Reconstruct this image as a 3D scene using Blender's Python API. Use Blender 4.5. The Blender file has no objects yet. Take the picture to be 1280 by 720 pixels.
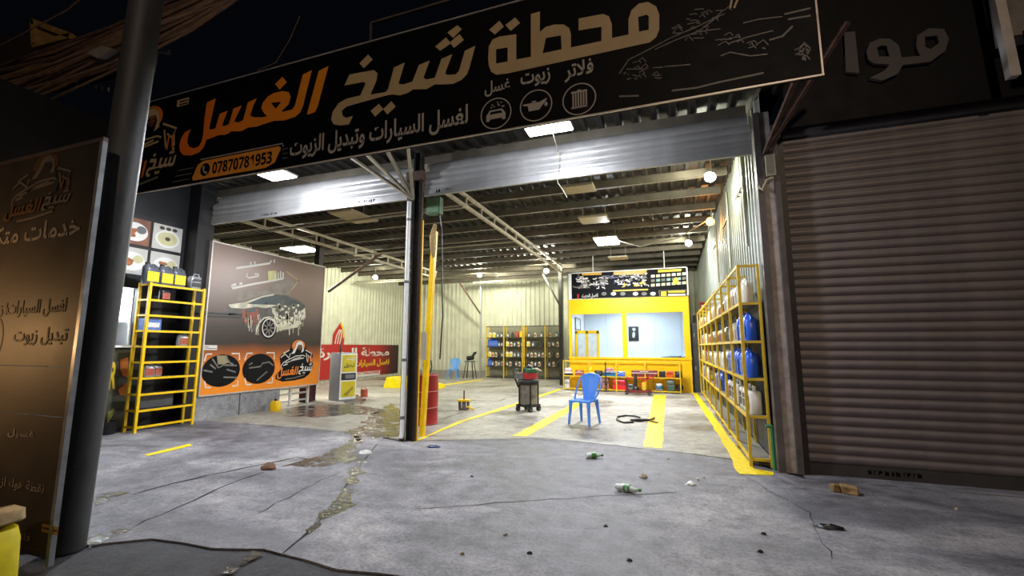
import bpy, bmesh, math, random
from mathutils import Vector as V, Matrix
from mathutils.geometry import tessellate_polygon
S = bpy.context.scene
C = S.collection
R = random.Random(7)
PI = math.pi

# ------------------------------------------------------------------ camera, sky, big lights, exposure
F, YAW, PITCH, ROLL = 550.35, math.radians(19.55), math.radians(7.5945), math.radians(0.04)
cy, sy, cp, sp = math.cos(YAW), math.sin(YAW), math.cos(PITCH), math.sin(PITCH)
RF = V((-sy*cp, cy*cp, sp)); _r = V((cy, sy, 0)); _u = _r.cross(RF)
RX = _r*math.cos(ROLL)+_u*math.sin(ROLL); RU = -_r*math.sin(ROLL)+_u*math.cos(ROLL)
CAM = V((0, 0, 1.4))
cam = bpy.data.cameras.new('camera'); co = bpy.data.objects.new('camera', cam); C.objects.link(co)
cam.sensor_width = 36; cam.lens = F/1280*36; cam.clip_start = .05; cam.clip_end = 200
co.matrix_world = Matrix(((RX.x, RU.x, -RF.x, 0), (RX.y, RU.y, -RF.y, 0), (RX.z, RU.z, -RF.z, 1.4), (0, 0, 0, 1)))
S.camera = co
w = bpy.data.worlds.new('night'); S.world = w; w.use_nodes = True
w.node_tree.nodes['Background'].inputs[0].default_value = (.05, .06, .1, 1)
w.node_tree.nodes['Background'].inputs[1].default_value = .02
vs = S.view_settings; vs.view_transform = 'Standard'; vs.look = 'None'; vs.gamma = 1; vs.use_curve_mapping = False
vs.exposure = 0.2

def light(kind, name, loc, aim, energy, col, size=.3, sizey=None, spot=None, blend=.6):
    l = bpy.data.lights.new(name, kind); l.energy = energy; l.color = col
    if kind == 'AREA':
        l.size = size
        if sizey: l.shape = 'RECTANGLE'; l.size_y = sizey
    else: l.shadow_soft_size = size
    if spot: l.spot_size = spot; l.spot_blend = blend
    o = bpy.data.objects.new(name, l); C.objects.link(o); o.location = loc
    o.rotation_euler = (V(aim)-V(loc)).to_track_quat('-Z', 'Y').to_euler()
    return o
WARM = (1, .55, .22); COOL = (.86, .91, 1); NEUT = (1, .97, .86); GRNW = (.98, 1, .8)
light('AREA', 'street_lamp', (3.5, -9, 9), (0, 5, 2.5), 400, (1, .78, .58), .6)          # sodium street lamp behind the camera
light('SPOT', 'kerb_lamp', (-5.35, .95, 1.45), (-5.2, 1.84, 1.4), 75, WARM, .1, spot=2.6, blend=1)   # warm lamp by the notice board

# ------------------------------------------------------------------ pixel -> plane
def ray(x, y): return RX*(x-640)-RU*(y-360)+RF*F
def atY(x, y, Y): d = ray(x, y); return CAM+d*(Y/d.y)
def atX(x, y, X): d = ray(x, y); return CAM+d*(X/d.x)
def atZ(x, y, Z=0): d = ray(x, y); return CAM+d*((Z-1.4)/d.z)

# ------------------------------------------------------------------ materials
def lin(h):
    if not isinstance(h, str): return h
    return tuple(((v/12.92) if v <= .04045 else ((v+.055)/1.055)**2.4) for v in (int(h[i:i+2], 16)/255 for i in (1, 3, 5)))
_m = {}
def M(name, col=None, r=.5, m=0, var=.14, sc=6, bump=0, bsc=60, emit=0, rv=.1):
    if name in _m: return _m[name]
    mt = bpy.data.materials.new(name); mt.use_nodes = True; _m[name] = mt
    nt = mt.node_tree; b = nt.nodes['Principled BSDF']; c = lin(col)
    b.inputs['Metallic'].default_value = m
    if emit:
        b.inputs['Base Color'].default_value = (*c, 1); b.inputs['Emission Color'].default_value = (*c, 1); b.inputs['Emission Strength'].default_value = emit
        return mt
    tc = nt.nodes.new('ShaderNodeTexCoord')
    n = nt.nodes.new('ShaderNodeTexNoise'); n.inputs['Scale'].default_value = sc; n.inputs['Detail'].default_value = 6
    nt.links.new(tc.outputs['Object'], n.inputs['Vector'])
    rp = nt.nodes.new('ShaderNodeValToRGB')
    rp.color_ramp.elements[0].position = .3; rp.color_ramp.elements[1].position = .72
    rp.color_ramp.elements[0].color = (*[v*(1-var) for v in c], 1); rp.color_ramp.elements[1].color = (*[min(1, v*(1+var)) for v in c], 1)
    nt.links.new(n.outputs[0], rp.inputs[0]); nt.links.new(rp.outputs[0], b.inputs['Base Color'])
    mr = nt.nodes.new('ShaderNodeMapRange'); mr.inputs[3].default_value = max(.02, r-rv); mr.inputs[4].default_value = min(1, r+rv)
    nt.links.new(n.outputs[0], mr.inputs[0]); nt.links.new(mr.outputs[0], b.inputs['Roughness'])
    if bump:
        n2 = nt.nodes.new('ShaderNodeTexNoise'); n2.inputs['Scale'].default_value = bsc; n2.inputs['Detail'].default_value = 4
        nt.links.new(tc.outputs['Object'], n2.inputs['Vector'])
        bp = nt.nodes.new('ShaderNodeBump'); bp.inputs['Strength'].default_value = bump; bp.inputs['Distance'].default_value = .02
        nt.links.new(n2.outputs[0], bp.inputs['Height']); nt.links.new(bp.outputs[0], b.inputs['Normal'])
    return mt

def concrete(name, c1, c2, c3, r0=.45, r1=.85, bump=.35):
    mt = bpy.data.materials.new(name); mt.use_nodes = True; _m[name] = mt
    nt = mt.node_tree; b = nt.nodes['Principled BSDF']; L = nt.links.new
    tc = nt.nodes.new('ShaderNodeTexCoord')
    def noise(s, d, rough=.6, dist=0, vec=None):
        n = nt.nodes.new('ShaderNodeTexNoise'); n.inputs['Scale'].default_value = s; n.inputs['Detail'].default_value = d
        n.inputs['Roughness'].default_value = rough; n.inputs['Distortion'].default_value = dist
        L(vec or tc.outputs['Object'], n.inputs['Vector']); return n
    mp = nt.nodes.new('ShaderNodeMapping'); mp.inputs['Scale'].default_value = (1, 1.6, 1); mp.inputs['Rotation'].default_value = (0, 0, .5)
    L(tc.outputs['Object'], mp.inputs[0])
    a = noise(.55, 9, .68, .6, mp.outputs[0]); bb = noise(5, 8, .75); d = noise(38, 5, .7)
    def ramp(src, stops):
        rp = nt.nodes.new('ShaderNodeValToRGB'); e = rp.color_ramp.elements
        while len(e) < len(stops): e.new(.5)
        for k, (p, c) in enumerate(stops): e[k].position = p; e[k].color = (*lin(c), 1)
        L(src, rp.inputs[0]); return rp
    ra = ramp(a.outputs[0], [(.34, c1), (.5, c2), (.66, c3)])
    rb = ramp(bb.outputs[0], [(.34, (.55, .55, .55)), (.52, (.98, .98, .98)), (.72, (1.25, 1.25, 1.25))])
    rd = ramp(d.outputs[0], [(.36, (.66, .66, .66)), (.5, (1, 1, 1)), (.66, (1.2, 1.2, 1.2))])
    def mul(x, y):
        m = nt.nodes.new('ShaderNodeMix'); m.data_type = 'RGBA'; m.blend_type = 'MULTIPLY'; m.inputs[0].default_value = 1
        L(x, m.inputs[6]); L(y, m.inputs[7]); return m.outputs[2]
    L(mul(mul(ra.outputs[0], rb.outputs[0]), rd.outputs[0]), b.inputs['Base Color'])
    mr = nt.nodes.new('ShaderNodeMapRange'); mr.inputs[1].default_value = .35; mr.inputs[2].default_value = .65; mr.inputs[3].default_value = r0; mr.inputs[4].default_value = r1
    L(a.outputs[0], mr.inputs[0]); L(mr.outputs[0], b.inputs['Roughness'])
    ad = nt.nodes.new('ShaderNodeMath'); ad.operation = 'MULTIPLY_ADD'; ad.inputs[1].default_value = .25
    L(d.outputs[0], ad.inputs[0]); L(bb.outputs[0], ad.inputs[2])
    bp = nt.nodes.new('ShaderNodeBump'); bp.inputs['Strength'].default_value = bump; bp.inputs['Distance'].default_value = .03
    L(ad.outputs[0], bp.inputs['Height']); L(bp.outputs[0], b.inputs['Normal'])
    return mt

def rampmat(name, axis, lo, hi, stops, r=.35, nz=0):
    """printed gradient: colour by the object's own coordinate"""
    mt = bpy.data.materials.new(name); mt.use_nodes = True; _m[name] = mt
    nt = mt.node_tree; b = nt.nodes['Principled BSDF']; L = nt.links.new
    tc = nt.nodes.new('ShaderNodeTexCoord'); sx = nt.nodes.new('ShaderNodeSeparateXYZ'); L(tc.outputs['Object'], sx.inputs[0])
    mr = nt.nodes.new('ShaderNodeMapRange'); mr.inputs[1].default_value = lo; mr.inputs[2].default_value = hi
    L(sx.outputs[axis], mr.inputs[0])
    src = mr.outputs[0]
    if nz:
        n = nt.nodes.new('ShaderNodeTexNoise'); n.inputs['Scale'].default_value = 1.2; L(tc.outputs['Object'], n.inputs['Vector'])
        ma = nt.nodes.new('ShaderNodeMath'); ma.operation = 'MULTIPLY_ADD'; ma.inputs[1].default_value = nz; L(n.outputs[0], ma.inputs[0])
        su = nt.nodes.new('ShaderNodeMath'); su.operation = 'SUBTRACT'; su.inputs[1].default_value = nz*.5; L(src, su.inputs[0]); L(su.outputs[0], ma.inputs[2]); src = ma.outputs[0]
    rp = nt.nodes.new('ShaderNodeValToRGB'); e = rp.color_ramp.elements
    while len(e) < len(stops): e.new(.5)
    for k, (p, c) in enumerate(stops): e[k].position = p; e[k].color = (*lin(c), 1)
    L(src, rp.inputs[0]); L(rp.outputs[0], b.inputs['Base Color']); b.inputs['Roughness'].default_value = r
    return mt

# ------------------------------------------------------------------ mesh builder
class MB:
    def __init__(s): s.v = []; s.f = []; s.s = []
    def add(s, vs, fs, sm=False):
        o = len(s.v); s.v += [tuple(p) for p in vs]; s.f += [[i+o for i in f] for f in fs]; s.s += [sm]*len(fs); return s
    def box(s, x0, x1, y0, y1, z0, z1):
        return s.add([(x, y, z) for z in (z0, z1) for y in (y0, y1) for x in (x0, x1)],
                     [(0, 2, 3, 1), (4, 5, 7, 6), (0, 1, 5, 4), (2, 6, 7, 3), (0, 4, 6, 2), (1, 3, 7, 5)])
    def bar(s, p, q, w, h=None, up=(0, 0, 1)):
        p, q = V(p), V(q); d = (q-p).normalized(); u = V(up)
        if abs(d.dot(u)) > .99: u = V((0, 1, 0))
        a = d.cross(u).normalized(); b = a.cross(d); h = h or w
        vs = [e+a*(i*w/2)+b*(j*h/2) for e in (p, q) for i, j in ((-1, -1), (1, -1), (1, 1), (-1, 1))]
        return s.add(vs, [(3, 2, 1, 0), (4, 5, 6, 7), (0, 1, 5, 4), (1, 2, 6, 5), (2, 3, 7, 6), (3, 0, 4, 7)])
    def tube(s, pts, r, n=8, cap=True):
        pts = [V(p) for p in pts]; rs = r if isinstance(r, (list, tuple)) else [r]*len(pts)
        vs = []; a = None
        for i, p in enumerate(pts):
            d = (pts[min(i+1, len(pts)-1)]-pts[max(i-1, 0)]).normalized()
            if a is None: a = d.orthogonal().normalized()
            a = (a-d*a.dot(d)).normalized(); b = d.cross(a)
            vs += [p+(a*math.cos(2*PI*k/n)+b*math.sin(2*PI*k/n))*rs[i] for k in range(n)]
        m = len(pts)
        s.add(vs, [(i*n+k, i*n+(k+1) % n, (i+1)*n+(k+1) % n, (i+1)*n+k) for i in range(m-1) for k in range(n)], True)
        if cap: s.add(vs[:n], [list(range(n))[::-1]]); s.add(vs[-n:], [list(range(n))])
        return s
    def lathe(s, c, prof, n=16, ax=2, sm=True):
        vs = []
        for r, z in prof:
            for k in range(n):
                a = 2*PI*k/n; p = [0, 0, 0]; p[ax] = z; p[(ax+1) % 3] = r*math.cos(a); p[(ax+2) % 3] = r*math.sin(a)
                vs.append((c[0]+p[0], c[1]+p[1], c[2]+p[2]))
        m = len(prof)
        s.add(vs, [(i*n+k, i*n+(k+1) % n, (i+1)*n+(k+1) % n, (i+1)*n+k) for i in range(m-1) for k in range(n)], sm)
        if prof[0][0] > 1e-4: s.add(vs[:n], [list(range(n))[::-1]])
        if prof[-1][0] > 1e-4: s.add(vs[-n:], [list(range(n))])
        return s
    def loft(s, secs, n=14, e=3.2, sm=True):
        """rounded-rectangle sections (half width, half depth, z, x offset, y offset)"""
        vs = []
        for q in secs:
            a, b, z = q[:3]; ox = q[3] if len(q) > 3 else 0; oy = q[4] if len(q) > 4 else 0
            for k in range(n):
                t = 2*PI*(k+.5)/n; cc, ss = math.cos(t), math.sin(t)
                vs.append((ox+a*math.copysign(abs(cc)**(2/e), cc), oy+b*math.copysign(abs(ss)**(2/e), ss), z))
        m = len(secs)
        s.add(vs, [(i*n+k, i*n+(k+1) % n, (i+1)*n+(k+1) % n, (i+1)*n+k) for i in range(m-1) for k in range(n)], sm)
        s.add(vs[:n], [list(range(n))[::-1]]); s.add(vs[-n:], [list(range(n))]); return s
    def flat(s, outer, holes=(), depth=None):
        """planar polygon with holes; depth = vector to extrude along"""
        loops = [[V(p) for p in outer]]+[[V(p) for p in h] for h in holes]
        tri = tessellate_polygon(loops); al = [p for l in loops for p in l]
        s.add(al, [list(t) for t in tri])
        if depth is not None:
            d = V(depth); s.add([p+d for p in al], [list(t)[::-1] for t in tri])
            for l in loops:
                k = len(l); s.add(l+[p+d for p in l], [(i, (i+1) % k, (i+1) % k+k, i+k) for i in range(k)])
        return s
    def xf(s, fn): s.v = [tuple(fn(V(p))) for p in s.v]; return s
    def mesh(s, name, mat):
        me = bpy.data.meshes.new(name); me.from_pydata(s.v, [], s.f)
        if mat: me.materials.append(mat)
        me.polygons.foreach_set('use_smooth', s.s); me.update()
        if any(s.s): me.set_sharp_from_angle(angle=math.radians(42))
        return me
    def build(s, name, mat, parent=None, world=True, fix=True):
        if parent is not None and world:
            o = root_of(parent); Mi = (Matrix.Translation(o.location) @ o.rotation_euler.to_matrix().to_4x4()).inverted()
            s.xf(lambda p: Mi @ p)
        me = s.mesh(name, mat)
        if fix:
            bm = bmesh.new(); bm.from_mesh(me); bmesh.ops.recalc_face_normals(bm, faces=bm.faces); bm.to_mesh(me); bm.free()
        return link(name, me, parent)
def root_of(o):
    while o.parent: o = o.parent
    return o
def link(name, me, parent=None, loc=None):
    o = bpy.data.objects.new(name, me); C.objects.link(o)
    if parent: o.parent = parent
    if loc is not None: o.location = loc
    return o
def tag(o, label=None, cat=None, group=None, kind=None):
    if label: o['label'] = label
    if cat: o['category'] = cat
    if group: o['group'] = group
    if kind: o['kind'] = kind
    return o
def thing(name, label, cat, loc=(0, 0, 0), rz=0, group=None, kind=None):
    o = bpy.data.objects.new(name, None); C.objects.link(o); o.location = loc; o.rotation_euler = (0, 0, rz)
    o.empty_display_size = .05
    return tag(o, label, cat, group, kind)
def clone(r, loc, rz=0, label=None, group=None, sc=None):
    n = r.copy(); C.objects.link(n); n.location = loc; n.rotation_euler = (0, 0, rz)
    if sc: n.scale = sc
    if label: n['label'] = label
    if group: n['group'] = group
    for ch in r.children:
        c = ch.copy(); C.objects.link(c); c.parent = n
        for g in ch.children:
            d = g.copy(); C.objects.link(d); d.parent = c
    return n
class Proto:
    """the first place() moves the prototype itself, later ones copy it"""
    def __init__(s, root): s.r = root; s.used = False
    def place(s, loc, rz=0, label=None, group=None, sc=None):
        if not s.used:
            s.used = True; r = s.r; r.location = loc; r.rotation_euler = (0, 0, rz); s.c0 = loc
            if label: r['label'] = label
            if group: r['group'] = group
            if sc: r.scale = sc
            return r
        return clone(s.r, loc, rz, label, group, sc or (1, 1, 1))
ORD = 'first second third fourth fifth sixth seventh eighth ninth tenth eleventh twelfth'.split()

# ------------------------------------------------------------------ planes for flat print, lettering
class Pl:
    def __init__(s, O, U, W, N): s.O, s.U, s.W, s.N = V(O), V(U), V(W), V(N)
    def p(s, u, v, d=0): return s.O+s.U*u+s.W*v+s.N*d
    def px(s, x, y):
        d = ray(x, y); t = (s.O-CAM).dot(s.N)/d.dot(s.N); q = CAM+d*t-s.O
        return (q.dot(s.U), q.dot(s.W))
    def poly(s, mb, pts, holes=(), d=.004):
        return mb.flat([s.p(u, v, d) for u, v in pts], [[s.p(u, v, d) for u, v in h] for h in holes])
    def stroke(s, mb, pts, wd, d=.004, close=False):
        P = [V((a, b, 0)) for a, b in pts]; n = len(P); rng = range(n if close else n-1)
        w = wd if isinstance(wd, (list, tuple)) else [wd]*n
        L, Rr = [], []
        for i in range(n):
            a = P[i-1] if (i or close) else P[i]; b = P[(i+1) % n] if (i < n-1 or close) else P[i]
            t = (b-a); t = t.normalized() if t.length > 1e-9 else V((1, 0, 0)); nn = V((-t.y, t.x, 0))*w[i]/2
            L.append(P[i]+nn); Rr.append(P[i]-nn)
        vs = [s.p(q.x, q.y, d) for q in L+Rr]
        return mb.add(vs, [(i, (i+1) % n, (i+1) % n+n, i+n) for i in rng])
    def disc(s, mb, cu, cv, ru, rv=None, d=.004, n=24, r0=0):
        rv = rv or ru
        o = [(cu+ru*math.cos(2*PI*k/n), cv+rv*math.sin(2*PI*k/n)) for k in range(n)]
        h = [[(cu+(a-cu)*r0, cv+(b-cv)*r0) for a, b in o]] if r0 else []
        return s.poly(mb, o, h, d)
    def rect(s, mb, u0, u1, v0, v1, d=.004): return s.poly(mb, [(u0, v0), (u1, v0), (u1, v1), (u0, v1)], (), d)

AR = {'ا': 0xFE8D, 'ب': 0xFE8F, 'ة': 0xFE93, 'ت': 0xFE95, 'ث': 0xFE99, 'ج': 0xFE9D, 'ح': 0xFEA1, 'خ': 0xFEA5, 'د': 0xFEA9, 'ذ': 0xFEAB, 'ر': 0xFEAD, 'ز': 0xFEAF,
      'س': 0xFEB1, 'ش': 0xFEB5, 'ص': 0xFEB9, 'ط': 0xFEC1, 'ع': 0xFEC9, 'غ': 0xFECD, 'ف': 0xFED1, 'ق': 0xFED5, 'ك': 0xFED9, 'ل': 0xFEDD, 'م': 0xFEE1, 'ن': 0xFEE5, 'ه': 0xFEE9, 'و': 0xFEED, 'ي': 0xFEF1}
NOJOIN = set('اةدذرزو')
def shape(t):
    """Arabic in joined presentation forms, in visual order"""
    t = t.replace('لا', '\u0001'); out = []
    for i, ch in enumerate(t):
        if ch not in AR and ch != '\u0001': out.append(ch); continue
        pv = t[i-1] if i else ' '; nx = t[i+1] if i+1 < len(t) else ' '
        jp = pv in AR and pv not in NOJOIN; jn = ch not in NOJOIN and ch != '\u0001' and (nx in AR or nx == '\u0001')
        b = 0xFEFB if ch == '\u0001' else AR[ch]
        out.append(chr(b+((3 if jn else 1) if jp else (2 if jn else 0))))
    return ''.join(reversed(out))
def txt(s, name, mat, pl, u0, u1, v0, v1, parent, d=.006, bold=.02, shear=0, ar=True, slope=0):
    cu = bpy.data.curves.new('lettering', 'FONT'); cu.body = shape(s) if ar else s; cu.resolution_u = 3; cu.offset = bold; cu.shear = shear
    o = bpy.data.objects.new('lettering', cu); C.objects.link(o)
    dg = bpy.context.evaluated_depsgraph_get(); dg.update()
    me = bpy.data.meshes.new_from_object(o.evaluated_get(dg)); bpy.data.objects.remove(o); bpy.data.curves.remove(cu)
    xs = [v.co.x for v in me.vertices]; ys = [v.co.y for v in me.vertices]
    a, b, c_, e = min(xs), max(xs), min(ys), max(ys)
    mb = MB(); mb.add([pl.p(u0+(v.co.x-a)/(b-a)*(u1-u0), v0+(v.co.y-c_)/(e-c_)*(v1-v0)+slope*(v.co.x-a)/(b-a), d) for v in me.vertices], [list(p.vertices) for p in me.polygons])
    bpy.data.meshes.remove(me)
    return mb.build(name, mat, parent)
BD = lambda s: ''.join(chr(0x1D7EC+int(q)) for q in s)      # bold sans digits
def zp(x0, y0, k, pts): return [(x0+a/k, y0+b/k) for a, b in pts]
# ------------------------------------------------------------------ shared materials
YEL = M('yellow_paint', '#f2c200', .38, var=.12, sc=9)
YELB = M('booth_yellow', '#f8c400', .42, var=.05, sc=3)
DARK = M('dark_steel', '#3a3836', .5, .4, var=.25, sc=8)
BLK = M('black_plastic', '#1b1b1c', .45)
RUST = M('rusty_brown_steel', '#5c4436', .7, var=.4, sc=14)
WHT = M('white_plastic', '#e4e4e0', .4, var=.05)
GAL = M('galvanised_steel', '#b9bab8', .38, .55, var=.12, sc=7)
BEIGE = M('beige_steel', '#b7ad93', .55, var=.2, sc=6)
RED = M('red_paint', '#a32420', .45, var=.2, sc=10)
BLUE = M('blue_plastic', '#5595f5', .32, var=.06)
GREY = M('grey_plastic', '#6d6f72', .45)
GREEN = M('green_paint', '#4f6f52', .5)
PBLK = M('print_black', '#060609', .55, var=.1)
PBLK.node_tree.nodes['Principled BSDF'].inputs['Specular IOR Level'].default_value = .15
PORA = M('print_orange', '#d9761c', .4, var=.08)
PCRM = M('print_cream', '#bfa77e', .45, var=.06)
PWHT = M('print_white', '#d8d4cc', .4, var=.04)
PGRY = M('print_grey', '#6f6a64', .45, var=.3, sc=14)
PDGR = M('print_dark_grey', '#33302e', .4, var=.3, sc=14)
PBRN = M('print_brown', '#7a4a2c', .4, var=.3, sc=10)
PRED = M('print_red', '#b3201c', .45, var=.1)
PYEL = M('print_yellow', '#e3c026', .45, var=.08)

# ------------------------------------------------------------------ ground
CON = concrete('concrete_forecourt', '#4e4c50', '#7d7a7e', '#a5a09f')
CONI = concrete('concrete_hall', '#726e66', '#a09a8e', '#bfb8a8', .25, .7, .25)
ASPH = concrete('asphalt', '#232224', '#343234', '#474546', .5, .95, .7)
fb = MB(); fb.box(-30, 14, -12, 24, -.1, -.014)
floor = fb.build('floor', ASPH); tag(floor, kind='structure')
def slab(pts, mat, name='slab', jit=.018, z=0):
    P = [V((p[0], p[1], 0)) for p in pts]; out = []
    cen = sum(P, V())/len(P)
    for i, a in enumerate(P):
        b = P[(i+1) % len(P)]; k = max(1, int((b-a).length/.22)); k = min(k, 60)
        for j in range(k):
            q = a.lerp(b, j/k)
            if j: q += V((R.uniform(-jit, jit), R.uniform(-jit, jit), 0))
            out.append((q.x, q.y, z))
    mb = MB(); mb.flat(out, depth=(0, 0, -.03-z)); return mb.build(name, mat, floor)
g = lambda x, y: tuple(atZ(x, y))[:2]
gut = [g(x, y) for x, y in ((352, 692), (398, 652), (428, 612), (452, 578), (478, 548))]
J1 = [g(x, y) for x, y in ((512, 551), (679, 547), (800, 560), (920, 574), (985, 592))]
g2 = [(a+.012, b) for a, b in gut]
# forecourt to the right of the gutter, forecourt to the left of it, two hall floors, kerb strip under the shutter
slab(g2[::-1][:1]+[(-3.86, 5.85)]+[(a, b-.012) for a, b in J1[1:]]+[(1.3, 5.7), (6, 5.7), (6, -2), (-.4, 1.9), g(520, 722), g(420, 711)]+g2[:1]+g2[1:-1], CON)
slab([g(28, 690), g(190, 673), g(265, 685), g(330, 686)]+gut+[(-4.3, 6.2), (-8.6, 6.2), (-8.6, 4.2), (-14, 4.2), (-14, 1.9)], CON)
slab([J1[0], J1[1], J1[2], J1[3], (1.3, 6.1), (1.3, 19.6), (-4.25, 19.6), (-4.25, 6.05)], CONI)
slab([(-4.262, 6.22), (-4.262, 19.6), (-13, 19.6), (-13, 6.22)], CONI)
slab([(1.32, 5.712), (6, 5.712), (6, 6.6), (1.32, 6.6)], CON)
CRK = M('crack_dark', '#262321', .9)
def crack(px, wd, name='crack'):
    pl = Pl((0, 0, 0), (1, 0, 0), (0, 1, 0), (0, 0, 1)); pts = []
    for i in range(len(px)-1):
        a, b = V(g(*px[i])), V(g(*px[i+1])); k = max(2, int((b-a).length/.13))
        for j in range(k): q = a.lerp(b, j/k); pts.append((q.x+R.uniform(-.025, .025), q.y+R.uniform(-.025, .025)))
    pts.append(g(*px[-1])); mb = MB()
    pl.stroke(mb, pts, [wd*R.uniform(.35, 1.5)*(1 if 0 < i < len(pts)-1 else .2) for i in range(len(pts))], .0015)
    return mb.build(name, CRK, floor)
crack([(520, 637), (600, 631), (690, 624), (770, 619), (850, 615)], .012)
crack([(165, 618), (205, 607), (262, 594), (330, 580), (370, 572), (400, 577)], .035)
crack([(163, 660), (200, 644), (240, 626), (285, 606), (330, 590)], .03)
crack([(318, 644), (360, 622), (400, 600), (440, 585)], .015)
crack([(665, 549), (760, 556), (860, 567), (950, 580)], .02)
crack([(920, 470+120), (1010, 640), (1040, 700)], .008)
# standing water and the wet run towards the gutter
WET = bpy.data.materials.new('shallow_water'); WET.use_nodes = True
_b = WET.node_tree.nodes['Principled BSDF']; _b.inputs['Base Color'].default_value = (.07, .062, .05, 1); _b.inputs['Roughness'].default_value = .07
_b.inputs['IOR'].default_value = 1.45; _b.inputs['Specular IOR Level'].default_value = .9
_n = WET.node_tree.nodes.new('ShaderNodeTexNoise'); _n.inputs['Scale'].default_value = 17; _n.inputs['Detail'].default_value = 5
_t = WET.node_tree.nodes.new('ShaderNodeTexCoord'); WET.node_tree.links.new(_t.outputs['Object'], _n.inputs['Vector'])
_p = WET.node_tree.nodes.new('ShaderNodeBump'); _p.inputs['Strength'].default_value = .4; _p.inputs['Distance'].default_value = .03
WET.node_tree.links.new(_n.outputs[0], _p.inputs['Height']); WET.node_tree.links.new(_p.outputs[0], _b.inputs['Normal'])
_nt = WET.node_tree; _k = _nt.nodes.new('ShaderNodeTexNoise'); _k.inputs['Scale'].default_value = 4.5; _k.inputs['Detail'].default_value = 8; _k.inputs['Roughness'].default_value = .7
_nt.links.new(_t.outputs['Object'], _k.inputs['Vector']); _q = _nt.nodes.new('ShaderNodeValToRGB'); _q.color_ramp.elements[0].position = .42; _q.color_ramp.elements[1].position = .5
_nt.links.new(_k.outputs[0], _q.inputs[0]); _w = _nt.nodes.new('ShaderNodeMixShader'); _v = _nt.nodes.new('ShaderNodeBsdfTransparent'); _nt.links.new(_q.outputs[0], _w.inputs[0]); _nt.links.new(_v.outputs[0], _w.inputs[1]); _nt.links.new(_b.outputs[0], _w.inputs[2])
_nt.links.new(_w.outputs[0], _nt.nodes['Material Output'].inputs[0])
def puddle(px, label, jit=.05, n=6):
    pts = [V(g(*q)) for q in px]; out = []
    for i, a in enumerate(pts):
        b = pts[(i+1) % len(pts)]; k = max(2, int((b-a).length/.09)); k = min(k, 40)
        for j in range(k):
            q = a.lerp(b, j/k); out.append((q.x+R.uniform(-jit, jit), q.y+R.uniform(-jit, jit), .003))
    mb = MB(); mb.flat(out); return tag(mb.build('puddle', WET), label, 'puddle')
puddle([(392, 648), (378, 664), (384, 668), (402, 655), (425, 640), (440, 632), (446, 600), (455, 590), (450, 580), (440, 590), (428, 605), (420, 628), (405, 640)], 'sparkling water trickle in the gutter across the forecourt concrete')
puddle([(355, 582), (372, 578), (400, 570), (425, 558), (445, 545), (452, 552), (440, 566), (455, 578), (430, 580), (398, 584)], 'amber-lit wet patch on the concrete above the gutter trickle')
puddle([(432, 540), (452, 532), (462, 520), (488, 505), (502, 512), (500, 545), (470, 548), (448, 552)], 'pale glinting wet floor beside the central steel column', .07)
puddle([(348, 517), (372, 508), (400, 507), (440, 505), (478, 512), (470, 518), (430, 519), (400, 522), (360, 521)], 'dark puddle in front of the grey and yellow dispenser cabinet', .05)
puddle([(428, 497), (445, 492), (458, 500), (450, 506), (432, 505)], 'small puddle just behind the grey and yellow dispenser cabinet', .05)
puddle([(110, 672), (150, 660), (164, 662), (140, 674), (112, 684)], 'white glinting puddle at the foot of the thick round column', .015)
puddle([(117, 620), (140, 615), (160, 616), (140, 624), (118, 634)], 'narrow puddle behind the thick round column, beside a floor crack', .012)
puddle([(262, 716), (290, 700), (318, 688), (330, 692), (305, 706), (290, 719)], 'bluish wet streak on the dark asphalt beyond the kerb', .01)

# floor markings
FM = M('floor_marking_yellow', '#f3d200', .5, var=.16, sc=14)
mk = []
def marking(poly, jit=.012):
    pts = [V(g(*q)) if abs(q[0]) > 20 else V(q) for q in poly]; out = []
    for i, a in enumerate(pts):
        b = pts[(i+1) % len(pts)]; k = max(1, min(40, int((b-a).length/.2)))
        for j in range(k): q = a.lerp(b, j/k); out.append((q.x+R.uniform(-jit, jit), q.y+R.uniform(-jit, jit), .0035))
    mb = MB(); mb.flat(out); o = mb.build('trim_%d' % (len(mk)+1), FM); mk.append(o); return tag(o, kind='structure')
marking([(640, 545), (659.5, 545.5), (724, 508), (745, 495), (735, 493), (718, 504)])
marking([(803.5, 558.7), (828, 561), (832, 494), (817, 493.5)])
marking([(865, 490.5), (878.5, 513.4), (906.6, 558.5), (920, 588), (924.4, 593), (967.8, 594.6), (967, 590.5), (942, 585.8), (931, 570), (920.6, 558.5), (884, 509), (871.4, 491.6)])
marking([(515, 553), (521, 551.5), (580, 527.5), (640, 508.5), (702, 487), (699, 486), (640, 505.5), (575, 526)])
marking([(520, 485), (560, 481.5), (605, 475), (603, 474), (558, 480), (520, 483)])
marking([(179, 569), (186, 570), (241, 557), (236, 555)], .005)

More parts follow.
